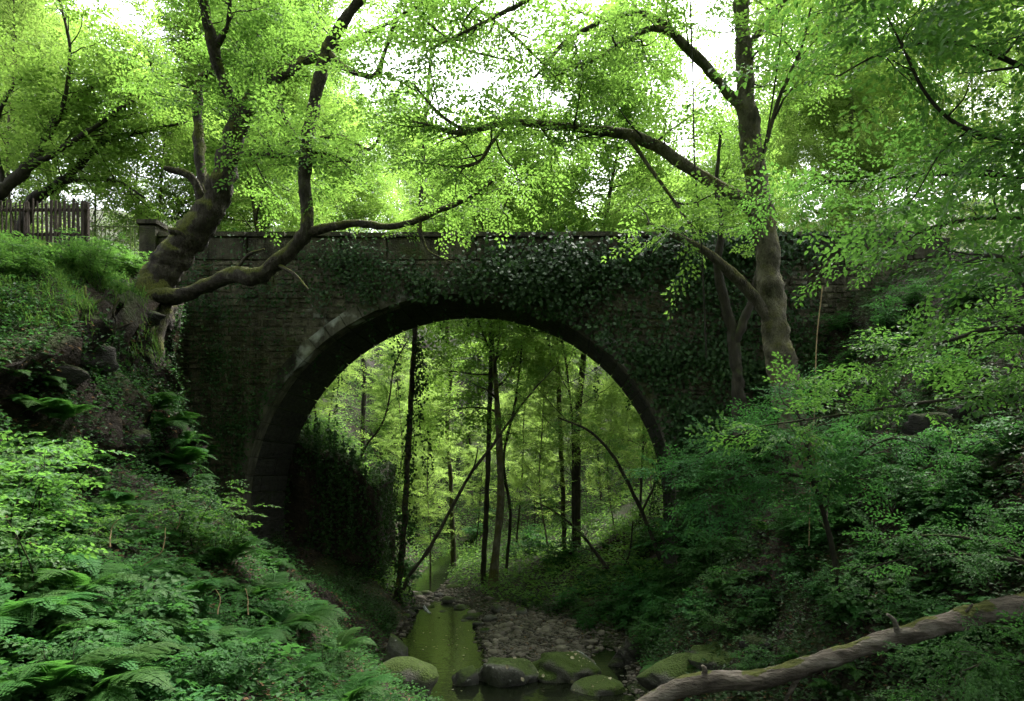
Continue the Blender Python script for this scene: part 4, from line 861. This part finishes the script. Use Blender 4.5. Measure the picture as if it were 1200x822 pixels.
for x_, z_, y_, s_ in [(-10.2, 6.7, 26.4, .9), (-9.6, 6.4, 26.2, 1.0), (-8.9, 6.0, 26.4, 1.0), (-8.2, 5.4, 26.2, .8), (-9.3, 6.2, 27.2, 1.2), (-8.5, 5.6, 27.3, 1.2), (-10, 6.8, 27.6, 1.2), (-7.7, 4.8, 26.5, .8)]:
    shrub((x_, y_, z_ - .1), s_, SHL, 'leafy shrub sprouting on top of the earth ledge inside the arch', 'shrubs on the earth ledge')
for x_, y_, s_ in [(3.2, 21.2, 1.5), (3.9, 20.6, 1.7), (4.6, 21.3, 1.8), (3.6, 21.7, 1.3), (2.8, 20.2, 1.1), (4.3, 19.6, 1.4), (3.0, 22.6, 1.5), (3.1, 23.8, 1.4)]:
    shrub((x_, y_, Hs(x_, y_) - .05), s_, SHR, 'dark bush hiding the right foot of the arch', 'bushes at the right foot of the arch')
for k in range(24):
    px, py = rf.uniform(340, 780), rf.uniform(600, 725); g = ray_ground(px, py, 26)
    if g is not None and g[1] < 60 and g[2] > .35: shrub(g, rf.uniform(.8, 1.6), SHR, 'low leafy shrub on the valley floor behind the arch', 'shrubs behind the arch')
for px, py, s in [(660, 715, 1.0), (690, 735, .9), (735, 730, 1.2), (770, 735, 1.3), (715, 715, 1.2), (760, 765, 1.1)]:
    g = ray_ground(px, py, 18)
    if g is not None: shrub(g, s, SHR, 'blue-green bush leaning over the right edge of the gravel bar', 'bushes beside the gravel bar')
for k in range(14):
    px, py = rf.uniform(0, 175), rf.uniform(290, 335); g = ray_ground(px, py, 9)
    if g is not None: shrub(g, rf.uniform(.5, .8), SHL, 'light green shrub on the brow of the left bank below the fence', 'shrubs on the brow of the left bank')

# ------------------------------------------------------------------ ground cover, grass, ivy
def cover(n, x0, x1, y0, y1, h, leaf, test, mat, label, name, seed, k=4, steep=0.0):
    rr = np.random.default_rng(seed); x, y, z = GC.T; ok = (x > x0) & (x < x1) & (y > y0) & (y < y1) & test(x, y, z, GN[:, 2])
    wgt = GA * ok / np.maximum(y, 6) ** 1.1; q = rr.choice(len(GA), n, p=wgt / wgt.sum()); u, v_ = rr.uniform(0, 1, (2, n, 1))
    pt = (GV[GQ[q, 0]] * (1 - u) + GV[GQ[q, 1]] * u) * (1 - v_) + (GV[GQ[q, 3]] * (1 - u) + GV[GQ[q, 2]] * u) * v_; nr = GN[q]; m = n
    base = pt + nr * (rr.uniform(0, 1, m) ** 1.6 * h)[:, None]; a = rr.uniform(0, 6.28, m)
    d = np.stack([np.cos(a), np.sin(a), rr.normal(-.05, .3, m)], -1) + nr * .25; up = nr * .6 + np.array([0, -.15, .7]) + rr.normal(0, .35, (m, 3)); L = leaf * rr.uniform(.6, 1.4, m)
    m_ = MB(); m_.polys(leaf_polys(base, d, up, L, L * .65, k)); o = link(name, m_.mesh(name, M[mat])); o['kind'] = 'stuff'; o['label'] = label; return o
def scatter(ob, n, h, leaf, mat, label, name, seed, zmin=.5):
    me = ob.data; V = np.zeros(len(me.vertices) * 3, np.float32); me.vertices.foreach_get('co', V); V = V.reshape(-1, 3).astype(float); Q = np.array([(tuple(p.vertices) + (p.vertices[-1],))[:4] for p in me.polygons]); V = V + np.array(ob.location)
    rr = np.random.default_rng(seed); nr0 = np.cross(V[Q[:, 2]] - V[Q[:, 0]], V[Q[:, 3]] - V[Q[:, 1]]); A = np.linalg.norm(nr0, axis=1); c = V[Q].mean(1); wgt = A * (vnoise3(c * 1.1, 77) > -.12) * (c[:, 2] > zmin)
    q = rr.choice(len(Q), n, p=wgt / wgt.sum()); u, v_ = rr.uniform(0, 1, (2, n, 1)); pt = (V[Q[q, 0]] * (1 - u) + V[Q[q, 1]] * u) * (1 - v_) + (V[Q[q, 3]] * (1 - u) + V[Q[q, 2]] * u) * v_; nr = unit(nr0[q]); nr *= np.where(nr[:, 1:2] > .3, -1, 1)
    B = pt + nr * (rr.uniform(0, 1, n) ** 1.5 * h)[:, None]; D = rr.normal(0, .6, (n, 3)) + np.array([0, -.2, -.6]); U = nr + rr.normal(0, .4, (n, 3)); L = leaf * rr.uniform(.6, 1.4, n)
    m_ = MB(); m_.polys(leaf_polys(B, D, U, L, L * .8, 6)); o = link(name, m_.mesh(name, M[mat])); o['kind'] = 'stuff'; o['label'] = label; return o
scatter(LEDGE, 9000, .3, .1, 'ivy', 'ivy mantle over the earth ledge inside the arch', 'ivy_mantle', 3)
for ob in [o for o in bpy.data.objects if o.name.startswith('boulder')]:
    if ob['label'].startswith(('dark green boulder', 'low moss-topped', 'broad grey')): scatter(ob, 70 if ob['label'].startswith('dark') else 22, .02, .09, 'pale_litter', 'pale fallen leaves on a ' + ('dark green' if ob['label'].startswith('dark') else 'mossy') + ' stream boulder', 'fallen_leaves', 5, ob.location.z)

pn = lambda x, y, f, s_: vnoise(x * f, y * f, s_)
cover(52000, -12, 3, 4, 22.5, .3, .085, lambda x, y, z, n: (z > .25) & (z < 8.6) & (n > .5) & (pn(x, y, .8, 9) > -.33), 'shade', 'low leafy ground cover over the left bank', 'ground_cover', 1)
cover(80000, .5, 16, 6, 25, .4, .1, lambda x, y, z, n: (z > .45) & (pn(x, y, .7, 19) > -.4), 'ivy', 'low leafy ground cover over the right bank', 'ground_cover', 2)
cover(70000, -18, 14, 25.5, 60, .5, .15, lambda x, y, z, n: (z > .3) & (pn(x, y, .5, 29) > -.35), 'hero', 'leafy ground cover on the valley floor behind the arch', 'ground_cover', 3)
cover(26000, -18, -9, 8, 22, .25, .07, lambda x, y, z, n: (z > 8.3) & (n > .5), 'shade', 'fresh green ground cover on top of the left bank', 'ground_cover', 4)
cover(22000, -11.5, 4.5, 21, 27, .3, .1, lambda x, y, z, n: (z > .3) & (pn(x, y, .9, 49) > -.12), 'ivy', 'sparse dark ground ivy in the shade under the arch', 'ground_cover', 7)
M['litter'] = rough_mat('dead_leaf', [(0.3, (0.05, 0.03, 0.014)), (0.6, (0.14, 0.085, 0.04)), (0.8, (0.26, 0.19, 0.1))], 1.7, None, bump=.1, objvar=0)
cover(26000, -13, 14, 6, 30, .05, .08, lambda x, y, z, n: (z > .1) & (z < 9), 'litter', 'brown fallen leaves strewn over both banks', 'leaf_litter', 8)
cover(30000, -14, -7, 8, 22, .3, .075, lambda x, y, z, n: (z > 2.5) & (n < .75) & (pn(x + y, z, .9, 39) > -.16), 'ivy', 'small-leaved creeper patches on the dark left cliff', 'creeper', 6)
def grass(n, x0, x1, y0, y1, test, seed, Lr=(.25, .6)):
    rr = np.random.default_rng(seed); x = rr.uniform(x0, x1, n); y = rr.uniform(y0, y1, n); z = H(x, y); ok = test(x, y, z); x, y, z = x[ok], y[ok], z[ok]; m = len(x); a = rr.uniform(0, 6.28, m)
    d = unit(np.stack([np.cos(a) * .5, np.sin(a) * .5 - .15, np.ones(m)], -1)); L = rr.uniform(*Lr, m); b = np.stack([x, y, z - .02], -1); s = np.stack([-np.sin(a), np.cos(a), 0 * a], -1) * .008; mid = b + d * (L * .6)[:, None]; tip = mid + (d * .7 + np.stack([np.cos(a), np.sin(a) - .3, -.5 + 0 * a], -1) * .6) * (L * .45)[:, None]
    m_ = MB(); m_.polys(np.stack([b - s, b + s, mid + s * .8, mid - s * .8], 1)); m_.polys(np.stack([mid - s * .8, mid + s * .8, tip], 1)); o = link('grass', m_.mesh('grass', M['grass'])); o['kind'] = 'stuff'; o['label'] = 'tufted grass on the brow of the left bank'
grass(26000, -16, -8.5, 11, 20, lambda x, y, z: (z > 8) & (vnoise(x, y, 33) > -.2), 5, (.15, .42))

def ivy_on_wall(label, regions, seed, leaf=.1, hang=0, y=BY0 - .03):
    """regions: (px0,px1,py0,py1,count) on the bridge front; leaves hang facing the viewer side of the wall"""
    rr = np.random.default_rng(seed); B = []; stems = MB(); ymean = []
    for (a, b, c, d, n) in regions:
        ncl = max(3, n // 70); cx = np.where(rr.uniform(0, 1, ncl) < .5, rr.uniform(a, b, ncl), rr.normal((a + b) / 2, (b - a) * .36, ncl)); cy = rr.uniform(c, d, ncl)
        for x_, y_ in zip(cx, cy):
            k = 70; px = x_ + rr.normal(0, (b - a) * .07 + 4, k); py = y_ + rr.normal(0, 9, k) + abs(rr.normal(0, 8, k))
            X = (px - VX) * BY0 / F; Z = CZ - (py - VY) * BY0 / F
            dd = np.hypot(X - BX, np.maximum(Z - BZ, 0)); ok = (dd > R - .05 - hang) & (Z < PTOP + .05)
            off = np.abs(rr.normal(.03, .1, k)) + abs(rr.normal(0, .16)); B.append(np.stack([X, y - off, Z], -1)[ok])
            top = np.array([(x_ - VX) * BY0 / F, y - .02, CZ - (y_ - VY) * BY0 / F])
            if math.hypot(top[0] - BX, max(0, top[2] - BZ)) > R + .3: tube(stems, bpath(top, (rr.normal(0, .4), 0, -1), min(rr.uniform(.4, 1.0), .6), rr, 5, .12, 0, .009, .004) * np.array([1, 0, 1, 1]) + np.array([0, y - .04, 0, 0]), 4, cap=False)
    B = np.concatenate(B); m = len(B); D = np.stack([rr.normal(0, .6, m), rr.normal(-.25, .3, m), -np.abs(rr.normal(.7, .4, m))], -1); U = np.stack([rr.normal(0, .4, m), -np.ones(m), rr.normal(.5, .3, m)], -1); L = leaf * rr.uniform(.6, 1.35, m)
    base = B.mean(0); t = thing('ivy', label, 'ivy', base); m_ = MB(); m_.polys(leaf_polys(B, D, U, L, L * .85, 6, .06, .1)); link('foliage', m_.mesh('foliage', M['ivy'], False, base), t); link('stems', stems.mesh('stems', M['bark_dark'], True, base), t)['kind'] = 'stuff'
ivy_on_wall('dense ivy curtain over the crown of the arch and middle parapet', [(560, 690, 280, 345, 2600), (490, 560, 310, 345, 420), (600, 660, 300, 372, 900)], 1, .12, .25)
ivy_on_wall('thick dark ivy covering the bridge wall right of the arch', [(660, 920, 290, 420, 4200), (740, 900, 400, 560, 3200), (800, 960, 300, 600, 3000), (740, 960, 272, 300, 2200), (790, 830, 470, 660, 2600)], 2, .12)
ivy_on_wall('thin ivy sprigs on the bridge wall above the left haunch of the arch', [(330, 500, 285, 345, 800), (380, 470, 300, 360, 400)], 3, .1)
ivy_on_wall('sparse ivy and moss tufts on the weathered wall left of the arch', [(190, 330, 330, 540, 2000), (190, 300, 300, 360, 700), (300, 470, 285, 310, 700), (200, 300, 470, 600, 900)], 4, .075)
def strands(label, list_, seed, leaf=.075):
    rr = np.random.default_rng(seed); st = MB(); B = []
    for (px, py0, py1, Y) in list_:
        a, b = P(px, py0, Y), P(px + rr.normal(0, 3), py1, Y); pth = bpath(a, b - a, np.linalg.norm(b - a), rr, 9, .05, 0, .007, .004); tube(st, pth, 4, cap=False); n = int(np.linalg.norm(b - a) * 22)
        t = rr.uniform(0, 9, n); k = t.astype(int); B.append(pth[k, :3] + (pth[np.minimum(k + 1, 9), :3] - pth[k, :3]) * (t - k)[:, None] + rr.normal(0, .06, (n, 3)))
    B = np.concatenate(B); m = len(B); D = rr.normal(0, .6, (m, 3)) + np.array([0, 0, -.7]); U = rr.normal(0, .4, (m, 3)) + np.array([0, -1, .4]); L = leaf * rr.uniform(.6, 1.4, m); base = B.mean(0)
    t = thing('hanging_ivy', label, 'ivy', base); m_ = MB(); m_.polys(leaf_polys(B, D, U, L, L * .8, 6)); link('foliage', m_.mesh('foliage', M['ivy'], False, base), t); link('stems', st.mesh('stems', M['bark_dark'], True, base), t)['kind'] = 'stuff'
strands('long thin ivy strands dangling from the left haunch of the arch', [(455, 352, 470, 22.3), (400, 395, 520, 22.4), (372, 410, 470, 22.5), (520, 345, 400, 22.4), (545, 342, 385, 22.6), (462, 350, 430, 22.8), (435, 365, 400, 22.3)], 1)
strands('ivy strands dangling from the right haunch of the arch', [(640, 365, 420, 22.3), (660, 375, 405, 22.5), (610, 350, 385, 22.4), (700, 400, 470, 22.5), (735, 430, 480, 22.4)] + [(q, 470 + (q % 7) * 9, 640, 22.1 + (q % 5) * .6) for q in range(768, 800, 3)], 2)
strands('ivy trailing down the earth ledge inside the arch', [(350, 482, 620, 25.5), (372, 492, 650, 25.4), (392, 505, 690, 25.4), (412, 525, 640, 25.4), (428, 545, 700, 25.4), (360, 485, 560, 25.4), (402, 515, 600, 25.3), (385, 500, 580, 25.3)] * 3, 3, .1)
strands('ivy trailing down the dark face of the left cliff', [(60, 380, 520, 14), (90, 370, 480, 14.2), (120, 360, 540, 14.4), (150, 400, 560, 15.2), (158, 430, 590, 15.4), (35, 390, 500, 13.6), (105, 400, 560, 14.3), (140, 380, 470, 14.8)] * 2, 4, .08)
strands('creeper leaves climbing the straight dark trunk behind the arch', [(489, 400, 560, 25.9), (492, 395, 470, 25.85), (480, 480, 640, 25.9), (468, 600, 720, 25.9)] * 3, 5, .1)
# thin bare vines by the pale tree
for k, (pts, lab) in enumerate([([(808, -20, 15.5), (812, 90, 15.5), (814, 190, 15.6), (822, 290, 15.8), (828, 420, 16.2)], 'long thin bare vine hanging beside the pale-barked tree'),
                                ([(918, 20, 15.6), (905, 120, 15.8), (890, 200, 16.4), (880, 235, 16.6)], 'thin straight shoot rising from the pale trunk'),
                                ([(964, 335, 14.2), (957, 400, 14.2), (955, 470, 14.2), (950, 560, 14.3), (948, 640, 14.4)], 'thin pale upright stem in the shade right of the pale trunk')]):
    m_ = MB(); p = smooth_path(np.array([np.r_[P(*q), .018 if k < 2 else .012] for q in pts]), .2); tube(m_, p, 6, .3); o = link('vine', m_.mesh('vine', M['twig' if k == 2 else 'bark_dark'], True)); tag(o, lab, 'vine')
# dry sticks in the foreground
for k, pts in enumerate([[(128, 772, 7.5), (200, 770, 7.5), (260, 785, 7.4), (320, 812, 7.3), (345, 812, 7.3)], [(60, 745, 7.5), (90, 722, 7.6), (108, 708, 7.7)], [(150, 715, 8.3), (190, 700, 8.4), (220, 682, 8.5)], [(150, 720, 8.2), (200, 722, 8.2), (245, 735, 8.2)],
                         [(165, 665, 8.8), (190, 645, 8.9), (194, 618, 9)], [(208, 620, 9), (213, 600, 9)], [(128, 640, 8.5), (130, 620, 8.6), (137, 610, 8.6)], [(255, 720, 8.6), (258, 700, 8.7), (252, 690, 8.7)], [(292, 720, 9.2), (288, 690, 9.4)]]):
    m_ = MB(); p = smooth_path(np.array([np.r_[P(a, b, c), .009 if k else .012] for a, b, c in pts]), .06); p[:, 3] *= np.linspace(1, .5, len(p)); p[:, :3] += np.random.default_rng(k).normal(0, .006, (len(p), 3)); tube(m_, p, 5); o = link('dry_stick', m_.mesh('dry_stick', M['twig'], True))
    tag(o, 'long bowed straw-coloured stick lying over the foreground ferns' if k == 0 else 'short dry straw-coloured stalk poking out of the left foreground undergrowth', 'stick', None if k == 0 else 'dry stalks in the undergrowth')
# roots hanging on the left cliff
for k, (a, b, c) in enumerate([(70, 330, 14), (100, 335, 14.2), (125, 340, 14.4), (85, 350, 14.1), (50, 345, 13.8), (140, 350, 14.8)]):
    rr = np.random.default_rng(k + 70); m_ = MB(); p = bpath(P(a, b, c), (rr.normal(0, .5), -.3, -1), 1.6, rr, 9, .35, -.1, .03, .006); tube(m_, smooth_path(p, .08), 6, .4, k); o = link('hanging_root', m_.mesh('hanging_root', M['bark'], True)); tag(o, 'gnarled root hanging from the overgrown lip of the left cliff', 'root', 'roots hanging from the left cliff')

# leaves afloat on the pool
rr = np.random.default_rng(91); n = 46; x = rr.uniform(-4.9, -2.5, n); y = rr.uniform(16.5, 24, n); a = rr.uniform(0, 6.28, n); B = np.stack([x, y, np.full(n, .012)], -1)
m_ = MB(); m_.polys(leaf_polys(B, np.stack([np.cos(a), np.sin(a), 0 * a], -1), np.tile([0., 0, 1], (n, 1)), rr.uniform(.05, .11, n), rr.uniform(.035, .06, n), 6, .03, 0)); o = link('floating_leaves', m_.mesh('floating_leaves', M['pale_litter'])); o['kind'] = 'stuff'; o['label'] = 'pale fallen leaves afloat on the still pool'
